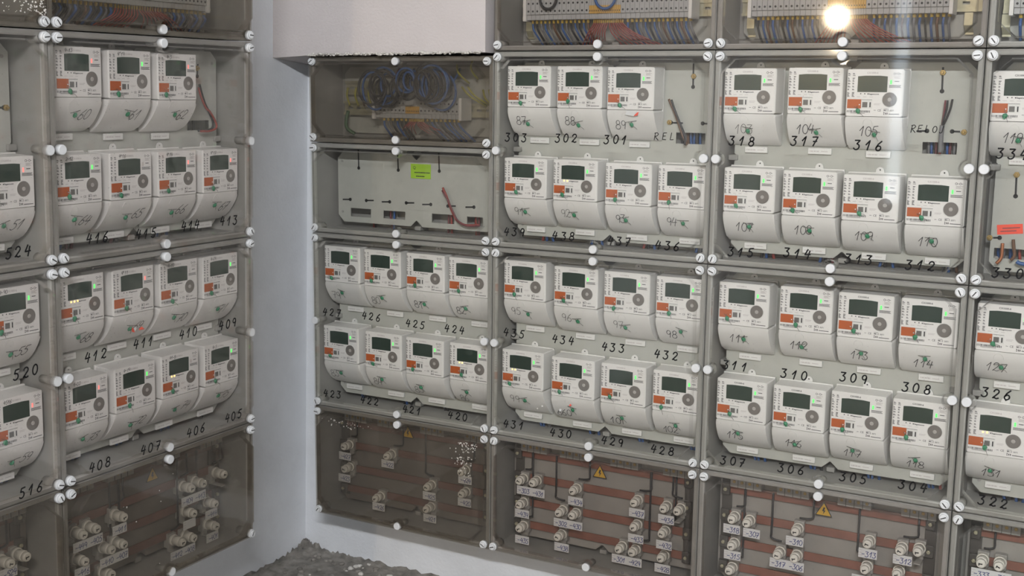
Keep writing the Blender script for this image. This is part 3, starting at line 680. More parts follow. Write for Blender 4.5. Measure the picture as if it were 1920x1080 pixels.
for key, text, x, y in [
 ('L01', '524', 38, 472), ('L02', '520', 52, 697), ('L02', '516', 62, 917), ('L11', '416', 186, 446), ('L11', '415', 277, 437), ('L11', '414', 360, 422), ('L11', '413', 432, 413),
 ('L12', '412', 183, 666), ('L12', '411', 272, 641), ('L12', '410', 356, 624), ('L12', '409', 430, 607), ('L12', '408', 191, 870), ('L12', '407', 286, 838), ('L12', '406', 370, 806), ('L12', '405', 440, 779),
 ('A3', '427', 625, 586), ('A3', '426', 699, 594), ('A3', '425', 781, 608), ('A3', '424', 855, 618), ('A3', '423', 626, 739), ('A3', '422', 695, 752), ('A3', '421', 775, 769), ('A3', '420', 861, 781),
 ('B1', '303', 970, 258), ('B1', '302', 1065, 259), ('B1', '301', 1158, 262), ('B1', '439', 968, 435), ('B1', '438', 1060, 443), ('B1', '437', 1164, 453), ('B1', '436', 1255, 461),
 ('B2', '435', 967, 625), ('B2', '434', 1059, 638), ('B2', '433', 1153, 652), ('B2', '432', 1252, 666), ('B2', '431', 966, 797), ('B2', '430', 1055, 813), ('B2', '429', 1152, 828), ('B2', '428', 1245, 845),
 ('C1', '318', 1395, 265), ('C1', '317', 1513, 265), ('C1', '316', 1632, 273), ('C1', '315', 1393, 473), ('C1', '314', 1499, 475), ('C1', '313', 1614, 486), ('C1', '312', 1730, 498),
 ('C2', '311', 1382, 686), ('C2', '310', 1493, 703), ('C2', '309', 1605, 709), ('C2', '308', 1723, 729), ('C2', '307', 1378, 866), ('C2', '306', 1487, 880), ('C2', '305', 1604, 897), ('C2', '304', 1716, 912),
 ('D1', '334', 1902, 289), ('D1', '330', 1894, 513), ('D2', '326', 1873, 739), ('D2', '322', 1866, 942)]:
    F = CAB[key]['F']; marker(key, text, x, y, .0190 if F is FB else .0195, wd=.0029, adv=1.12 if F is FB else 1.04)
marker('B1', 'REL', 1249, 256, .016, wd=.0017, adv=1.15); marker('C1', 'RELOJ', 1741, 242, .0145, wd=.0016, adv=.92)

# ------------------------------------------------------------------ small builders used inside the cabinets
def wire(F, pts, r, mat, label, group, ferrule=None, name='wire', n=7, sub=4):
    """pts in wall coordinates (u, v, n)"""
    b0 = pts[-1]; b = B(); b.tube([(p[0]-b0[0], p[1]-b0[1], p[2]-b0[2]) for p in pts], r, mat, n, sub)
    o = solo(name, b.mesh(name), label, 'wire', F.mat(*b0), group)
    if ferrule:
        b = B(); p, q = Vector(pts[0]), Vector(pts[1]); d = (q-p).normalized()*ferrule; a = p-Vector(b0)
        b.tube([a-d*.1, a+d], r*1.28, 'ferrule_yellow', 8, 1); put('ferrule', b.mesh('ferrule'), o, label='yellow ferrule')
    return o
def slot(key, x0, y0, x1, y1, bolt=None, head=1):
    """slot in a mounting panel, with its round entry and sometimes a brass bolt"""
    c = CAB[key]; F = c['F']; a = Vector(F.at(x0, y0, PANEL)); e = Vector(F.at(x1, y1, PANEL)); o = Vector(c['O']); a -= o; e -= o
    d = (e-a).normalized(); p = Vector((-d.y, d.x))*.0019; z0, z1 = c['z'](PANEL)-.0022, c['z'](PANEL)-.0014
    b = B(); b.poly([tuple(a+p), tuple(a-p), tuple(e-p), tuple(e+p)], z0, z1, 'slot_dark')
    if head: b.cyl((e.x, e.y, 0), .0045, z0, z1, 'slot_dark', 14)
    put('keyhole_slot', b.mesh('keyhole_slot'), c['t'])
    if bolt:
        q = Vector(F.at(bolt[0], bolt[1], PANEL+.004))-o
        b = B(); b.cyl((q.x, q.y, 0), .0062, z0, z1+.004, 'brass', 6, bev=.001); b.cyl((q.x, q.y, 0), .0028, z0, z1+.009, 'brass', 10, bev=.0008); put('bolt', b.mesh('bolt'), c['t'])
for x, y0, y1 in ((671, 281, 315), (745, 290, 319), (822, 287, 321)): slot('A2', x, y0, x+1, y1)
for x0, x1, y in ((642, 656, 374), (700, 686, 376), (715, 730, 378.5), (776, 761, 380.5), (791, 807, 383.5), (854, 839, 386.5), (872, 888, 388.5)): slot('A2', x0, y, x1, y)
slot('B1', 1300, 119, 1299, 163, (1299.5, 143)); slot('B1', 1280, 231, 1258, 230, (1254, 229.5)); slot('B1', 1326, 232, 1317, 231.5)
slot('C1', 1768, 126, 1766, 171, (1767.5, 136)); slot('C1', 1800, 247, 1785, 246.5, (1807, 248)); slot('C1', 1718, 246, 1738, 245.5)
slot('D1', 1906, 326, 1904, 368, (1906, 328)); slot('D1', 1862, 446, 1874, 446, (1855, 446))
slot('L11', 372, 120, 371, 143, (371.5, 128)); slot('L01', -6, 202, 8, 202, (14, 202))

# ------------------------------------------------------------------ terminal cabinets along the top
b = B(); b.box(0, .0112, 0, .012, .012, .048, 'terminal_grey', .0008); b.box(0, .0112, .012, .048, .006, .052, 'terminal_grey', .0008)
for y in (.0195, .0370): b.cyl((.0056, y, 0), .0024, .05, .0524, 'slot_dark', 10)
ME['terminal_w'] = b.mesh('terminal')
b = B(); b.box(0, .0050, 0, .012, .012, .048, 'terminal_grey', .0005); b.box(0, .0050, .012, .030, .006, .052, 'terminal_yellow', .0005); b.box(0, .0050, .030, .048, .006, .052, 'terminal_grey', .0005)
b.box(.0016, .0034, .0165, .0195, .05, .0524, 'slot_dark'); ME['terminal_n'] = b.mesh('terminal')
b = B(); b.box(0, .0080, -.003, .052, .004, .054, 'white_plastic', .001); ME['end_clamp'] = b.mesh('end_clamp')
def strip(F, u0, v0, n0, left, mid, right, where, clamp=True):
    t = thing('terminal_strip', 'grey terminal strip with a yellow middle section, '+where, 'terminal strip', F.mat(u0, v0, n0))
    x = 0
    for kind, cnt in (('terminal_w', left), ('terminal_n', mid), ('terminal_w', right)):
        for k in range(cnt): put('terminal', ME[kind], t, (x, 0, 0)); x += .0115 if kind == 'terminal_w' else .0052
    if clamp: put('end_clamp', ME['end_clamp'], t, (x, 0, 0)); put('end_clamp', ME['end_clamp'], t, (-.0084, 0, 0))
    return x
def rail(F, u0, u1, v, n, where, brackets=()):
    t = thing('mounting_rail', 'slotted zinc mounting rail '+where, 'rail', F.mat(u0, v, n)); Lr = u1-u0
    b = B(); hs = []; x = .012
    while x < Lr-.02: hs.append([(x, -.003), (x+.014, -.003), (x+.014, .003), (x, .003)]); x += .026
    b.holed([(0, -.0125), (Lr, -.0125), (Lr, .0125), (0, .0125)], hs, 0, .0012, 'zinc')
    for sgn in (-1, 1):
        b.box(0, Lr, min(sgn*.0125, sgn*.0113), max(sgn*.0125, sgn*.0113), .0012, .0060, 'zinc'); b.box(0, Lr, min(sgn*.0115, sgn*.0175), max(sgn*.0115, sgn*.0175), .0052, .0064, 'zinc')
    put('profile', b.mesh('profile'), t)
    for ub in brackets:
        b = B(); x = ub-u0; b.box(x-.008, x+.008, -.044, -.019, .004, .006, 'zinc'); b.faces([(x-.008, -.044, .005), (x+.008, -.044, .005), (x+.010, -.058, -.002), (x-.006, -.058, -.002)], [(0, 1, 2, 3)], 'zinc'); b.box(x-.006, x+.010, -.062, -.058, -.0035, -.0015, 'zinc'); put('bracket', b.mesh('bracket'), t)
    return t
def fringe(F, u0, u1, cols, vt, vb, n0, n1, drift, where, r=.0028):
    n = len(cols); R = random.Random(int(u0*1000)+n)
    for k, c in enumerate(cols):
        u = u0+(u1-u0)*(k+.5)/n; d = drift*(.95+.1*R.random())
        wire(F, [(u, vt, n0), (u, vt-.012, n0-.001), (u+d*.35, vt-.45*(vt-vb), n0+.004*R.random()), (u+d, vb, n1)], r*R.uniform(.85, 1.1), 'wire_'+c,
             '%s wire hanging from the strip %s' % (c, where), '%s wires under the terminal strips' % c, .008)
def redfan(F, u0, u1, n, vt, vb, n0, n1, where):
    R = random.Random(n+int(u0*100))
    for k in range(n):
        s = (k+.5)/n; u = u0+(u1-u0)*s; e = (-.04+.03*s*2 if s < .5 else .02+.07*(s-.5)*2)+R.uniform(-.0012, .0012)
        wire(F, [(u, vt, n0), (u, vt-.010, n0), (u+e*.35, vt-.55*(vt-vb), n0+.003), (u+e, vb, n1)], .0015, 'wire_red', 'thin red wire fanning out below the strip %s' % where, 'thin red wires under the terminal strips', .009)
w1, w2, w3 = 'with two wire loops, above marker 303', 'above markers 318 to 316', 'above the meters pencilled 60 to 62'
strip(FB, .0575, .0705, -.122, 14, 15, 14, w1); rail(FB, .022, .522, .092, -.124, 'behind the terminal strip with two wire loops', (.040,))
fringe(FB, .060, .214, ['blue', 'black', 'grey', 'blue', 'grey', 'brown', 'black', 'blue', 'grey', 'black', 'blue', 'black', 'blue', 'brown'], .071, .0135, -.088, -.112, .016, w1, .0025)
redfan(FB, .222, .298, 16, .071, .0135, -.086, -.108, w1)
fringe(FB, .302, .462, ['blue', 'black', 'blue', 'grey', 'blue', 'black', 'blue', 'grey', 'brown', 'blue', 'black', 'blue', 'brown', 'blue', 'grey'], .071, .0135, -.088, -.112, .012, w1)
strip(FB, .5990, .0690, -.122, 14, 15, 14, w2); rail(FB, .562, 1.062, .0905, -.124, 'above marker numbers 318 to 316', (.583, 1.030))
fringe(FB, .604, .752, ['black', 'blue', 'brown', 'blue', 'grey', 'black', 'blue', 'brown', 'grey', 'blue', 'grey', 'blue', 'black', 'grey'], .070, .0135, -.088, -.112, .004, w2)
redfan(FB, .764, .840, 16, .070, .0135, -.086, -.108, w2)
fringe(FB, .846, 1.004, ['blue', 'grey', 'blue', 'grey', 'blue', 'brown', 'blue', 'grey', 'blue', 'black', 'blue', 'brown', 'blue', 'grey'], .070, .0135, -.088, -.112, .0, w2)
w4 = 'at the right edge'
strip(FB, 1.118, .0640, -.122, 14, 0, 0, w4); rail(FB, 1.093, 1.60, .0855, -.124, w4, (1.100,))
fringe(FB, 1.122, 1.170, ['blue', 'blue', 'black'], .065, .0135, -.088, -.112, .0, w4)
strip(FL, -.8580, .0680, -.122, 14, 16, 15, w3); rail(FL, -.895, -.378, .0895, -.124, 'above the meters pencilled 60 to 62', (-.410,))
fringe(FL, -.855, -.690, ['brown', 'black', 'blue', 'black', 'grey', 'blue', 'black', 'brown', 'blue', 'black', 'blue', 'grey', 'blue'], .069, .024, -.088, -.112, -.004, w3)
redfan(FL, -.690, -.560, 18, .069, .024, -.086, -.108, w3)
fringe(FL, -.555, -.425, ['brown', 'grey', 'blue', 'grey', 'blue', 'black', 'grey', 'blue', 'grey', 'blue'], .069, .024, -.088, -.112, .004, w3)
# loops of wire hanging over the strip of the cabinet above 303 to 301
for cu, cv, ru, rv_, c, lab in ((.118, .118, .022, .024, 'black', 'black wire loop hanging over the left half of the terminal strip above 303'), (.262, .120, .026, .028, 'blue', 'dark blue wire loop hanging over the yellow terminals above 302')):
    b = B(); b.tube([(ru*math.cos(math.radians(a)), rv_*math.sin(math.radians(a)), .004*math.cos(math.radians(a*.5))) for a in range(-200, 21, 20)], .0032, 'wire_'+c, 8, 3)
    solo('wire', b.mesh('wire'), lab, 'wire', FB.mat(cu, cv, -.064))

# half cabinet under the lintel
w5 = 'under the white lintel'
strip(FB, -.3760, -.1640, -.125, 8, 8, 10, w5, True); rail(FB, -.510, -.030, -.142, -.128, 'under the white lintel, behind the terminal strip')
rail(FB, -.505, -.400, -.090, -.128, 'upper left under the white lintel, with earth wires')
fringe(FB, -.365, -.285, ['blue', 'grey', 'black', 'blue', 'black', 'black'], -.163, -.218, -.088, -.11, .016, w5)
redfan(FB, -.282, -.236, 10, -.163, -.204, -.086, -.108, w5)
fringe(FB, -.234, -.130, ['black', 'blue', 'grey', 'black', 'blue', 'blue', 'grey', 'blue'], -.163, -.218, -.088, -.11, .036, w5)
def coil(u, v, r, loops, mat, lab, seed):
    R = random.Random(seed); t = thing('wire_coil', lab, 'wire coil', FB.mat(u, v-r, -.046))
    for k in range(loops):
        rr = r*R.uniform(.55, 1.05); ox, oy, oz = R.uniform(-.022, .022), R.uniform(-.012, .010), R.uniform(-.013, .020); tl = R.uniform(-.15, .15); sq = R.uniform(.6, 1.0)
        b = B(); b.tube([(ox+rr*math.cos(a*.3142)*sq, r+oy+rr*math.sin(a*.3142), oz+tl*rr*math.sin(a*.3142)) for a in range(0, 21)], .0030, mat if k % 3 else ('wire_blue'), 7, 2)
        put('loop', b.mesh('loop'), t)
coil(-.335, -.086, .046, 9, 'wire_black', 'left coil of dark wires above the terminal strip under the lintel', 1)  # coils mostly black: the lintel's shade is put into the wire colour
coil(-.262, -.076, .034, 9, 'wire_black', 'middle coil of dark wires above the terminal strip under the lintel', 5)
coil(-.188, -.084, .046, 15, 'wire_black', 'right coil of dark blue wires above the terminal strip under the lintel', 2)
for k, (ua, ub) in enumerate(((-.488, -.486), (-.462, -.458), (-.438, -.440), (-.420, -.416))):
    wire(FB, [(ua, -.090, -.112), (ua+.002, -.110, -.104), (ub, -.136, -.116)], .0026, 'wire_yellowgreen' if k != 2 else 'wire_brown', 'short earth wire between two rails under the lintel', 'earth wires at the left under the lintel')
for k, (ua, va, ub) in enumerate(((-.135, -.085, -.075), (-.118, -.085, -.062), (-.075, -.092, -.045), (-.058, -.092, -.030), (-.150, -.030, -.125), (-.105, -.020, -.100))):
    wire(FB, [(ua, va, -.10), ((ua+ub)/2, va-.022, -.088), (ub, va-.046, -.118)], .0026, 'wire_yellowgreen', 'yellow and green earth wire right of the coils under the lintel', 'earth wires at the right under the lintel')
wire(FB, [(-.487, -.150, -.11), (-.487, -.178, -.100), (-.478, -.196, -.095), (-.462, -.208, -.105)], .0048, 'wire_green', 'thick green earth wire at the lower left under the lintel', 'thick earth wire')
for k in range(6):
    u = -.375+k*.045; wire(FB, [(u, -.041, -.115), (u+.004, -.052, -.10), (u+.007*(-1)**k, -.072, -.095)], .0028, ('wire_black', 'wire_red', 'wire_blue')[k % 3], 'wire entering from the top under the lintel', 'wires entering from the top under the lintel')

# ------------------------------------------------------------------ loose wires in the empty meter places
def loose(F, px, n, r, mat, label, group=None):
    pts = [(*F.at(x, y, n), n) for x, y in px]; wire(F, pts, r, mat, label, group)
loose(FB, [(830, 352), (838, 370), (846, 392), (856, 412), (872, 422), (898, 422)], -.088, .0030, 'wire_red', 'red wire sticking out of the panel right of the green sticker')
loose(FB, [(829, 357), (840, 376), (849, 396), (860, 416), (878, 424), (900, 423)], -.084, .0022, 'wire_maroon', 'maroon wire beside the red wire right of the green sticker')
loose(FB, [(1254, 186), (1264, 208), (1272, 230), (1279, 252), (1288, 272)], -.088, .0028, 'wire_brown', 'brown wire standing out beside the word REL')
loose(FB, [(1259, 187), (1265, 206), (1274, 229), (1283, 252), (1284, 272)], -.084, .0024, 'wire_black', 'dark wire standing out beside the word REL')
loose(FB, [(1773, 188), (1771, 206), (1768, 225), (1766, 238)], -.088, .0020, 'wire_maroon', 'maroon wire left above the word RELOJ')
loose(FB, [(1777, 188), (1775, 206), (1769, 225), (1767, 238)], -.084, .0020, 'wire_black', 'dark wire in the middle above the word RELOJ')
loose(FB, [(1786, 186), (1782, 204), (1774, 224), (1767, 238)], -.088, .0022, 'wire_black', 'dark wire curving right above the word RELOJ')
loose(FB, [(1767, 235), (1765, 252), (1764, 268), (1763, 286)], -.086, .0050, 'wire_grey', 'grey cable sheath running down behind the word RELOJ')
loose(FL, [(374, 158), (379, 178), (385, 196), (391, 208), (399, 226), (398, 240), (384, 245), (372, 245)], -.088, .0028, 'wire_black', 'dark wire right of the meter pencilled 62')
loose(FL, [(372, 164), (378, 184), (386, 202), (394, 210), (404, 228), (405, 240), (392, 246), (376, 246)], -.084, .0024, 'wire_red', 'red wire right of the meter pencilled 62')
loose(FB, [(1880, 456), (1879, 470), (1877, 484), (1868, 494)], -.088, .0034, 'copper_wire', 'left bare copper wire under the red sticker')
loose(FB, [(1900, 449), (1901, 464), (1902, 480), (1895, 488)], -.088, .0034, 'wire_brown', 'right brown wire end under the red sticker')
loose(FB, [(1906, 490), (1912, 494), (1925, 496)], -.088, .0040, 'wire_blue', 'blue wire bend at the right edge under the red sticker')
# wires seen through the openings and below the panels
def stubs(F, us, v0, v1, cols, lab, grp, n=-.126, r=.0030):
    R = random.Random(int(abs(v0)*1e4))
    for u, c in zip(us, cols): wire(F, [(u, v0, n), (u+R.uniform(-.003, .003), (v0+v1)/2, n+.003), (u+R.uniform(-.004, .004), v1, n)], r, 'wire_'+c, '%s wire %s' % (c, lab), '%s wires behind and below the meter panels' % c, n=6, sub=2)
stubs(FB, [HA2[0][2]-.006, HA2[0][2]-.002+.0, HA2[1][0]+.010, HA2[1][0]+.018, HA2[2][0]+.036, HA2[2][0]+.044, HA2[3][0]+.012, HA2[3][0]+.020], HA2[0][3]+.02, HA2[3][1]-.03, ['red', 'black', 'maroon', 'blue', 'maroon', 'red', 'red', 'maroon'], 'seen through the openings below the green sticker', 'behind the openings below the green sticker')
stubs(FB, [HB1[0][0]+k*.0075+.006 for k in range(7)], HB1[0][3]+.015, HB1[0][1]-.015, ['black', 'grey', 'brown', 'blue', 'blue', 'black', 'blue'], 'seen through the opening beside the word REL', 'behind the opening beside the word REL')
stubs(FB, [HC1[0][0]+k*.0078+.006 for k in range(8)], HC1[0][3]+.015, HC1[0][1]-.015, ['grey', 'blue', 'maroon', 'red', 'grey', 'blue', 'maroon', 'grey'], 'seen through the opening below the word RELOJ', 'behind the opening below the word RELOJ')
stubs(FB, [HD1[0][0]+k*.010+.006 for k in range(5)], HD1[0][3]+.015, HD1[0][1]-.015, ['blue', 'grey', 'blue', 'blue', 'red'], 'seen through the opening under the red sticker', 'behind the opening under the red sticker')
stubs(FL, [HL1[0][0]+k*.011+.008 for k in range(4)], HL1[0][3]+.015, HL1[0][1]-.015, ['black', 'maroon', 'grey', 'black'], 'seen through the opening beside the meter pencilled 62', 'behind the opening beside the meter pencilled 62')
for key, nums, cols in (('B1', ('91', '92', '93', '94'), (('red', 'blue', 'blue'), ('blue', 'black', 'blue'), ('red', 'black', 'blue'), ('blue', 'grey', 'blue'))),
                        ('B2', ('99', '660', '101', '102'), (('blue', 'blue', 'grey'), ('blue', 'black', 'blue'), ('blue', 'blue', 'black'), ('blue', 'blue', 'black'))),
                        ('C1', ('107', '108', '109', '110'), (('black', 'blue', 'red'), ('blue', 'black', 'maroon'), ('blue', 'black', 'blue'), ('black', 'blue', 'brown'))),
                        ('C2', ('115', '116', '117', '118'), (('blue', 'blue', 'blue'), ('blue', 'blue', 'black'), ('blue', 'blue', 'blue'), ('blue', 'blue', 'red'))),
                        ('D2', ('131',), (('blue', 'black', 'blue', 'blue', 'blue'),)),
                        ('A3', ('83', '84', '85', '86'), (('blue', 'black'), ('black', 'blue', 'black'), ('black', 'black'), ('blue', 'black', 'black'))),
                        ('L11', ('64', '65', '66', '67'), (('blue', 'maroon', 'maroon'), ('maroon', 'black'), ('blue', 'brown', 'blue'), ('black',))),
                        ('L12', ('73', '72', '74', '75'), (('black', 'blue', 'blue'), ('blue', 'blue'), ('blue', 'blue', 'blue'), ('black',))),
                        ('L02', ('59',), (('blue', 'blue'),))):
    c = CAB[key]; v0 = c['O'][1]
    for num, cc in zip(nums, cols):
        t, F, (u, v) = METERS[num]
        stubs(F, [u+.018+k*.013 for k in range(len(cc))], v0+.060, v0+.006, cc, 'below the panel under the meter pencilled %s' % num, 'below the panel under the meter pencilled %s' % num, -.118, .0034)

# ------------------------------------------------------------------ fuse cabinets along the bottom
b = B(); b.box(-.0115, .0115, -.019, .015, 0, .016, 'fuse_base', .0015); b.cyl((0, 0, 0), .0128, .016, .0225, 'porcelain', 20, bev=.001); b.box(-.007, .007, -.029, -.018, .004, .012, 'fuse_base', .001); b.box(-.007, .007, -.029, -.0265, .004, .0435, 'fuse_base', .0006)
ME['fuse_base'] = b.mesh('base')
b = B(); b.cyl((0, 0, 0), .0108, .0225, .041, 'porcelain', 10, r2=.0116, bev=.0022); b.cyl((0, 0, 0), .0096, .040, .050, 'porcelain', 12, bev=.0024)
b.box(-.0045, .0035, -.0012, .0012, .0495, .0503, 'slot_dark'); b.box(-.0045, -.0025, -.0035, .0020, .0495, .0503, 'slot_dark'); ME['fuse_cap'] = b.mesh('cap')
b = B(); b.box(-.0195, .0195, -.0105, .0105, 0, .0008, 'card_white'); ME['tag'] = b.mesh('card')
b = B(); b.box(-.0385, .0385, -.0105, .0105, 0, .0008, 'card_white'); ME['tag2'] = b.mesh('card')
NC = PANEL+.0505
def fuse(F, x, y, label):
    u, v = F.at(x, y, PANEL+.040)
    t = thing('fuse_holder', label, 'fuse', F.mat(u, v, PANEL-.001), 'porcelain fuses in the low cabinets')
    put('base', ME['fuse_base'], t); c = put('cap', ME['fuse_cap'], t, label='white porcelain screw cap'); c.rotation_euler = (0, 0, random.uniform(-.5, .5))
    return u, v
def tag(F, x, y, text, wide=False, rot=0):
    n = PANEL+.0435; u, v = F.at(x, y, n)
    lab = ('double-width white card tag reading %s' if wide else 'white card tag reading %s') % text if text else 'blank pale card tag'
    t = thing('number_tag', lab+' in blue ink, under its fuse' if text else lab+' under a fuse at the lower left', 'tag', F.mat(u, v, n), 'number tags under the fuses')
    put('card', ME['tag2' if wide else 'tag'], t)
    for k in range(3):
        b = B(); b.quad(-.0375 if wide else -.0185, (-.0375 if wide else -.0185)+.007, .0060-k*.006, .0070-k*.006, .00095, 'print_faint'); put('printed_line', b.mesh('printed_line'), t)
    if text:
        b = B(); b.recalc = False; ps = text.split(' ')
        for k, p in enumerate(ps): write(b, p, (.003 if len(ps) == 1 else (-.018, .021)[k]), -.0012, .0120, .0015, 'biro_ink', lambda a, c: .001, .1, .64)
        put('handwritten_number', b.mesh('handwritten_number'), t, label='blue handwritten %s' % text)
FUSES = {
 'A4': (FB, [(647, 837, '427'), (648, 879, '423'), (727, 855, '426 in the half-height row'), (706, 934, '424 beside the bottom rim'), (802, 913, '425'), (801, 954, '421'), (866, 885, '429'), (867, 926, '420')],
        [(647, 855, '-427'), (646, 896, '-423'), (727, 870, '-422'), (710, 950, '-426'), (805, 930, '-425'), (806, 972, '-421'), (872, 900, '-424'), (871, 942, '-420')]),
 'B3': (FB, [(975, 901), (1000, 905), (1075, 920), (975, 946), (1049, 961), (1074, 966), (975, 990), (1047, 1006), (1190, 942), (1245, 953), (1271, 958), (1189, 988), (1242, 1000), (1161, 1029), (1186, 1035), (1240, 1046)],
        [(995, 922, '-303 -431', 1), (1079, 940, '-434'), (979, 963, '-439'), (1065, 983, '-302 -430', 1), (979, 1012, '-435'), (1053, 1026, '-438'), (1194, 962, '-437'), (1249, 974, '-436'), (1192, 1010, '-433'), (1245, 1022, '-432'), (1175, 1051, '-301 -429', 1), (1242, 1066, '-428')]),
 'C3': (FB, [(1373, 973), (1401, 980), (1492, 996), (1372, 1023), (1458, 1040), (1490, 1046), (1368, 1069), (1627, 1019), (1688, 1032), (1721, 1034), (1622, 1067), (1682, 1076)],
        [(1372, 992, '-318'), (1409, 1000, '-307'), (1490, 1015, '-310'), (1373, 1041, '-315'), (1475, 1059, '-317 -306', 1), (1369, 1092, '-311'), (1627, 1038, '-313'), (1692, 1050, '-312'), (1614, 1087, '-309')]),
 'D3': (FB, [(1840, 1055), (1873, 1061)], [(1858, 1079, '-333 -322', 1)]),
 'L13': (FL, [(356, 915), (378, 906), (417, 889), (360, 962), (400, 944), (402, 986), (339, 1016), (360, 1008), (229, 969), (178, 991), (153, 1002), (206, 1030), (229, 1020), (156, 1052), (206, 1076)],
         [(363, 934, '-409 -413', 1), (396, 963, '-414'), (355, 982, ''), (398, 1006, '-401'), (343, 1035, '-412 -408', 1), (224, 992, '-411'), (165, 1018, '-449 -405', 1), (214, 1047, '-410 -407', 1), (154, 1072, '-416')]),
 'L03': (FL, [(16, 1056), (46, 1043)], [(16, 1074, '-524')]),
}
ORD = ['first', 'second', 'third', 'fourth', 'fifth', 'sixth', 'seventh', 'eighth', 'ninth', 'tenth', 'eleventh', 'twelfth', 'thirteenth', 'fourteenth', 'fifteenth', 'sixteenth']
PLACE = {'A4': 'low cabinet beside the wall corner', 'B3': 'low cabinet under marker 431', 'C3': 'low cabinet under marker 307', 'D3': 'low cabinet under marker 322', 'L13': 'low cabinet under marker 408', 'L03': 'low cabinet under marker 516'}
for key, (F, fs, ts) in FUSES.items():
    c = CAB[key]; v0, H_, u0, W_ = c['O'][1], c['H'], c['O'][0], c['W']; top = v0+H_; wh = PLACE[key]
    tags = [(x, y, tx[0] if tx else '', bool(len(tx) > 1)) for x, y, *tx in ts]
    placed = []
    used = {}
    for k, f in enumerate(fs):
        x, y = f[0], f[1]
        near = [(math.hypot(x-a, (y+17-b_)), a, tx, wd) for a, b_, tx, wd in tags if tx and abs(x-a) < (32 if wd else 14) and 4 < b_-y < 28]
        if near:
            _, a, tx, wd = min(near); nm = tx.replace('-', '')
            lab = 'white porcelain fuse above the card tag reading %s' % nm if not wd else 'white porcelain fuse, %s of two above double tag %s' % ('left' if (x < a+2 if F is FB else x < a) else 'right', nm.replace(' ', ' and '))
        else: lab = 'untagged white porcelain fuse, %s from the left in %s' % (ORD[sorted(q[0] for q in fs).index(x)], wh)
        placed.append(fuse(F, x, y, lab))
    for x, y, tx, wd in tags: tag(F, x, y, tx, wd)
    # bus bars and their end supports
    for k, off in enumerate((.058, .1195, .184, .2425)):
        if F is FL: off = off*.94
        b = B(); L_ = W_-.087; b.box(0, L_, -.0095, .0095, 0, .004, 'busbar_shaded' if key in ('A4', 'L13', 'L03') else 'busbar_red', .0006)
        solo('busbar', b.mesh('busbar'), 'flat red busbar, %s from the top in %s' % (ORD[k], wh), 'busbar', F.mat(u0+.042, top-off, PANEL+.003), 'busbars in the low fuse cabinets')
    for s, uu in (('left', u0+.036), ('right', u0+W_-.052)):
        t = thing('busbar_support', 'dark busbar support at the %s end in %s' % (s, wh), 'busbar support', F.mat(uu, top-.2625, PANEL-.001), 'busbar supports in the low fuse cabinets')
        b = B(); b.box(-.008, .016, 0, .225, 0, .0035, 'insulator_dark', .001); put('column', b.mesh('column'), t)
        for k, off in enumerate((.0385, .1, .1645, .223)):
            if F is FL: off = off*.94
            yy = .2625-.0195-off+.0; b = B(); b.box(-.006, .014, yy-.014+.0, yy+.014, .009, .016, 'insulator_dark', .002); b.cyl((.004, yy, 0), .0045, .016, .021, 'zinc', 6, bev=.001); put('clamp', b.mesh('clamp'), t)
    # small terminal blocks under the upper rim, and feed wires to the fuses
    for k, fr in enumerate((.10, .30, .55, .80)):
        if key in ('D3', 'L03') and k > 1 and key == 'D3': continue
        t = thing('terminal_block', 'small dark terminal block, %s from the left in %s' % (ORD[k], wh), 'terminal block', F.mat(u0+W_*fr, top-.047, PANEL-.001), 'small terminal blocks in the low fuse cabinets')
        b = B(); b.box(0, .072, 0, .026, 0, .026, 'fuse_base', .001)
        for q in range(1, 4): b.box(q*.018-.0006, q*.018+.0006, -.0003, .0263, .004, .0263, 'slot_dark')
        put('block', b.mesh('block'), t)
        for q in range(4): b = B(); b.cyl((q*.018+.009, .013, 0), .0036, .025, .0275, 'brass', 10, bev=.0006); put('terminal_screw', b.mesh('terminal_screw'), t)
    for k, (u, v) in enumerate(placed):
        o = (.020, -.024, .030)[k % 3]
        if v+.03 > top-.05 or k % 2: continue
        wire(F, [(u+o, top-.050, PANEL+.012), (u+o, v+.040, PANEL+.012), (u+o, v+.027, PANEL+.013), (u+o*.5, v+.0225, PANEL+.012), (u, v+.021, PANEL+.010)], .0024, 'wire_black', 'dark feed wire dropping to a fuse in '+wh, 'dark feed wires in the low fuse cabinets', sub=2, n=6)
# warning signs, stickers
def warning(F, x, y, lab, s=.019, n=PANEL+.0078):
    u, v = F.at(x, y, n); t = thing('warning_sign', lab, 'warning sign', F.mat(u, v-s*.5, n))
    tri = [(-s, -s*.62), (s, -s*.62), (0, s*1.12)]
    b = B(); b.poly(tri, 0, .0008, 'print_dark'); put('border', b.mesh('border'), t)
    b = B(); b.poly([(a*.84, c*.84+.0) for a, c in tri], .0006, .0011, 'warning_yellow'); put('yellow_field', b.mesh('yellow_field'), t, label='yellow triangle')
    b = B(); q = s*.36; b.poly([(-.1*q, 1.2*q), (.5*q, 1.2*q), (.15*q, .2*q), (.6*q, .2*q), (-.15*q, -1.2*q), (.0, -.1*q), (-.5*q, -.1*q)], .001, .0014, 'print_dark'); put('lightning_bolt', b.mesh('lightning_bolt'), t)
warning(FB, 1125, 880, 'yellow triangular warning sign with a lightning bolt, in the cabinet under marker 431'); warning(FB, 1545, 950, 'clean yellow triangular warning sign with a lightning bolt, in the rightmost full fuse cabinet')
warning(FB, 765, 806, 'yellow triangular warning sign half hidden by the rim, beside the wall corner'); warning(FL, 285, 884, 'yellow triangular warning sign in the left wall fuse cabinet')
u, v = FB.at(788.5, 321.5, PANEL); t = thing('sticker', 'bright green sticker with a printed letter Q on the empty panel', 'sticker', FB.mat(u, v, PANEL-.0015))
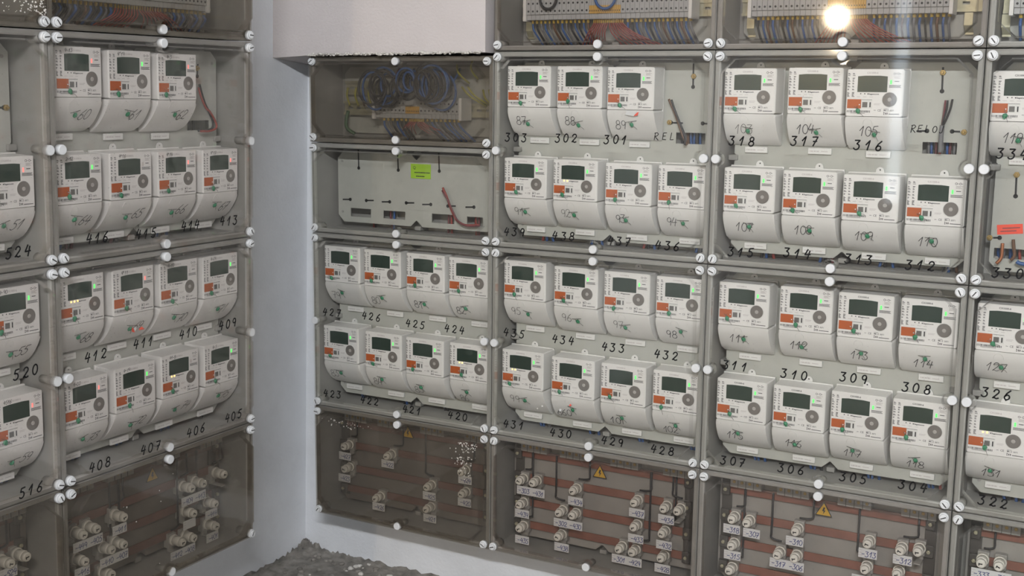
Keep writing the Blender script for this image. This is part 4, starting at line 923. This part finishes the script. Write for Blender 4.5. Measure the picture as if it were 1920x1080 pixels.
b = B(); b.box(-.030, .030, -.0185, .0185, 0, .0006, 'sticker_green'); put('paper', b.mesh('paper'), t)
b = B(); b.recalc = False; font(b, 'Q', -.0235, .0055, .0075, 'print_dark', .0008); put('printed_letter', b.mesh('printed_letter'), t)
for k, (x0, x1, y) in enumerate(((-.019, .027, -.003), (-.014, .012, -.0125))):
    b = B(); b.recalc = False
    x = x0
    while x < x1: wq = random.uniform(.002, .006); b.quad(x, min(x+wq, x1), y-.0012, y+.0012, .0008, 'print_dark'); x += wq+.001
    b.quad(x0, x1, y-.0014, y-.0011, .0008, 'print_dark'); put('printed_line', b.mesh('printed_line'), t)
u, v = FB.at(1893.5, 430, PANEL); t = thing('sticker', 'bright red sticker tilted on the empty panel at the right edge', 'sticker', FB.mat(u, v, PANEL-.0015) @ Matrix.Rotation(.11, 4, 'Z'))
b = B(); b.box(-.0240, .0240, -.0098, .0098, 0, .0006, 'sticker_red'); put('paper', b.mesh('paper'), t)
for x0, x1, y in ((-.014, .019, .0025), (-.018, .012, -.0035)):
    b = B(); b.recalc = False; b.quad(x0, x1, y-.0010, y+.0010, .0008, 'wire_maroon'); put('printed_line', b.mesh('printed_line'), t)
def torn(num, x, y, shape, lab):
    tm, F, (u, v) = METERS[num]; a, c = F.at(x, y, FACE-.004); a -= u; c -= v
    t = thing('torn_sticker', lab, 'sticker', F.mat(u+a, v+c, PANEL+prof(c)+.0030)); sl = -math.atan((prof(c+.004)-prof(c-.004))/.008)
    t.matrix_world = t.matrix_world @ Matrix.Rotation(sl, 4, 'X')
    for k, (m, pts) in enumerate(shape): b = B(); b.poly(pts, 0+k*.0003, .0006+k*.0003, m); put('paper_scrap', b.mesh('paper_scrap'), t)
torn('89', 1187, 213, [('card_white', [(-.016, -.003), (.004, -.006), (.012, .006), (-.014, .007)]), ('sticker_red', [(.004, -.006), (.014, -.004), (.015, .004), (.011, .002)])], 'torn white and red sticker on the meter pencilled 89')
torn('69', 262, 617, [('sticker_red', [(-.014, -.006), (-.008, -.008), (-.006, .003), (.000, .009), (-.010, .008)]), ('card_white', [(-.006, -.006), (.000, -.002), (.006, .006), (.0, .008), (-.006, .0)]), ('sticker_red', [(.004, -.006), (.020, -.006), (.016, .001), (.008, -.002)])], 'torn red and white sticker on the meter pencilled 69')
torn('660', 1069, 760, [('sticker_red', [(-.003, -.001), (.0, -.003), (.004, .0), (.0, .004)])], 'small red sticker remnant on the meter pencilled 660')
torn('660', 1046, 771, [('card_white', [(-.002, -.003), (.004, -.003), (.003, .002), (-.003, .004)])], 'small white paper scrap on the meter pencilled 660')

# ------------------------------------------------------------------ plaster splashed on some of the covers
def splatter(key, spots, seed):
    """spots: (x, y, spread u, spread v, count) around a place on the cover"""
    c = CAB[key]; R = random.Random(seed); b = B(); b.recalc = False
    for x, y, su, sv, n in spots:
        u, v = c['F'].at(x, y, .006)
        for k in range(n):
            a, d = u+R.gauss(0, su)-c['O'][0], v+R.gauss(0, sv)-c['O'][1]
            if not (.022 < a < c['W']-.022 and .022 < d < c['H']-.022): continue
            r = R.uniform(.0006, .0022); m = R.randint(5, 7)
            b.poly([(a+r*R.uniform(.5, 1.3)*math.cos(6.283*q/m), d+r*R.uniform(.5, 1.3)*math.sin(6.283*q/m)) for q in range(m)], c['z'](.0051), c['z'](.0055), 'plaster_crumb')
    o = put('plaster_splash', b.mesh('plaster_splash'), c['cover'], label='white plaster splashes'); o['kind'] = 'stuff'
splatter('L00', [(70, 12, .025, .012, 70), (90, 26, .006, .010, 30), (20, 5, .03, .010, 25)], 1)
splatter('A4', [(640, 790, .040, .008, 60), (880, 838, .020, .008, 50), (870, 868, .016, .016, 60)], 2)
splatter('L13', [(250, 930, .10, .06, 14)], 3)
splatter('B2', [(1014, 757, .008, .008, 8)], 4)
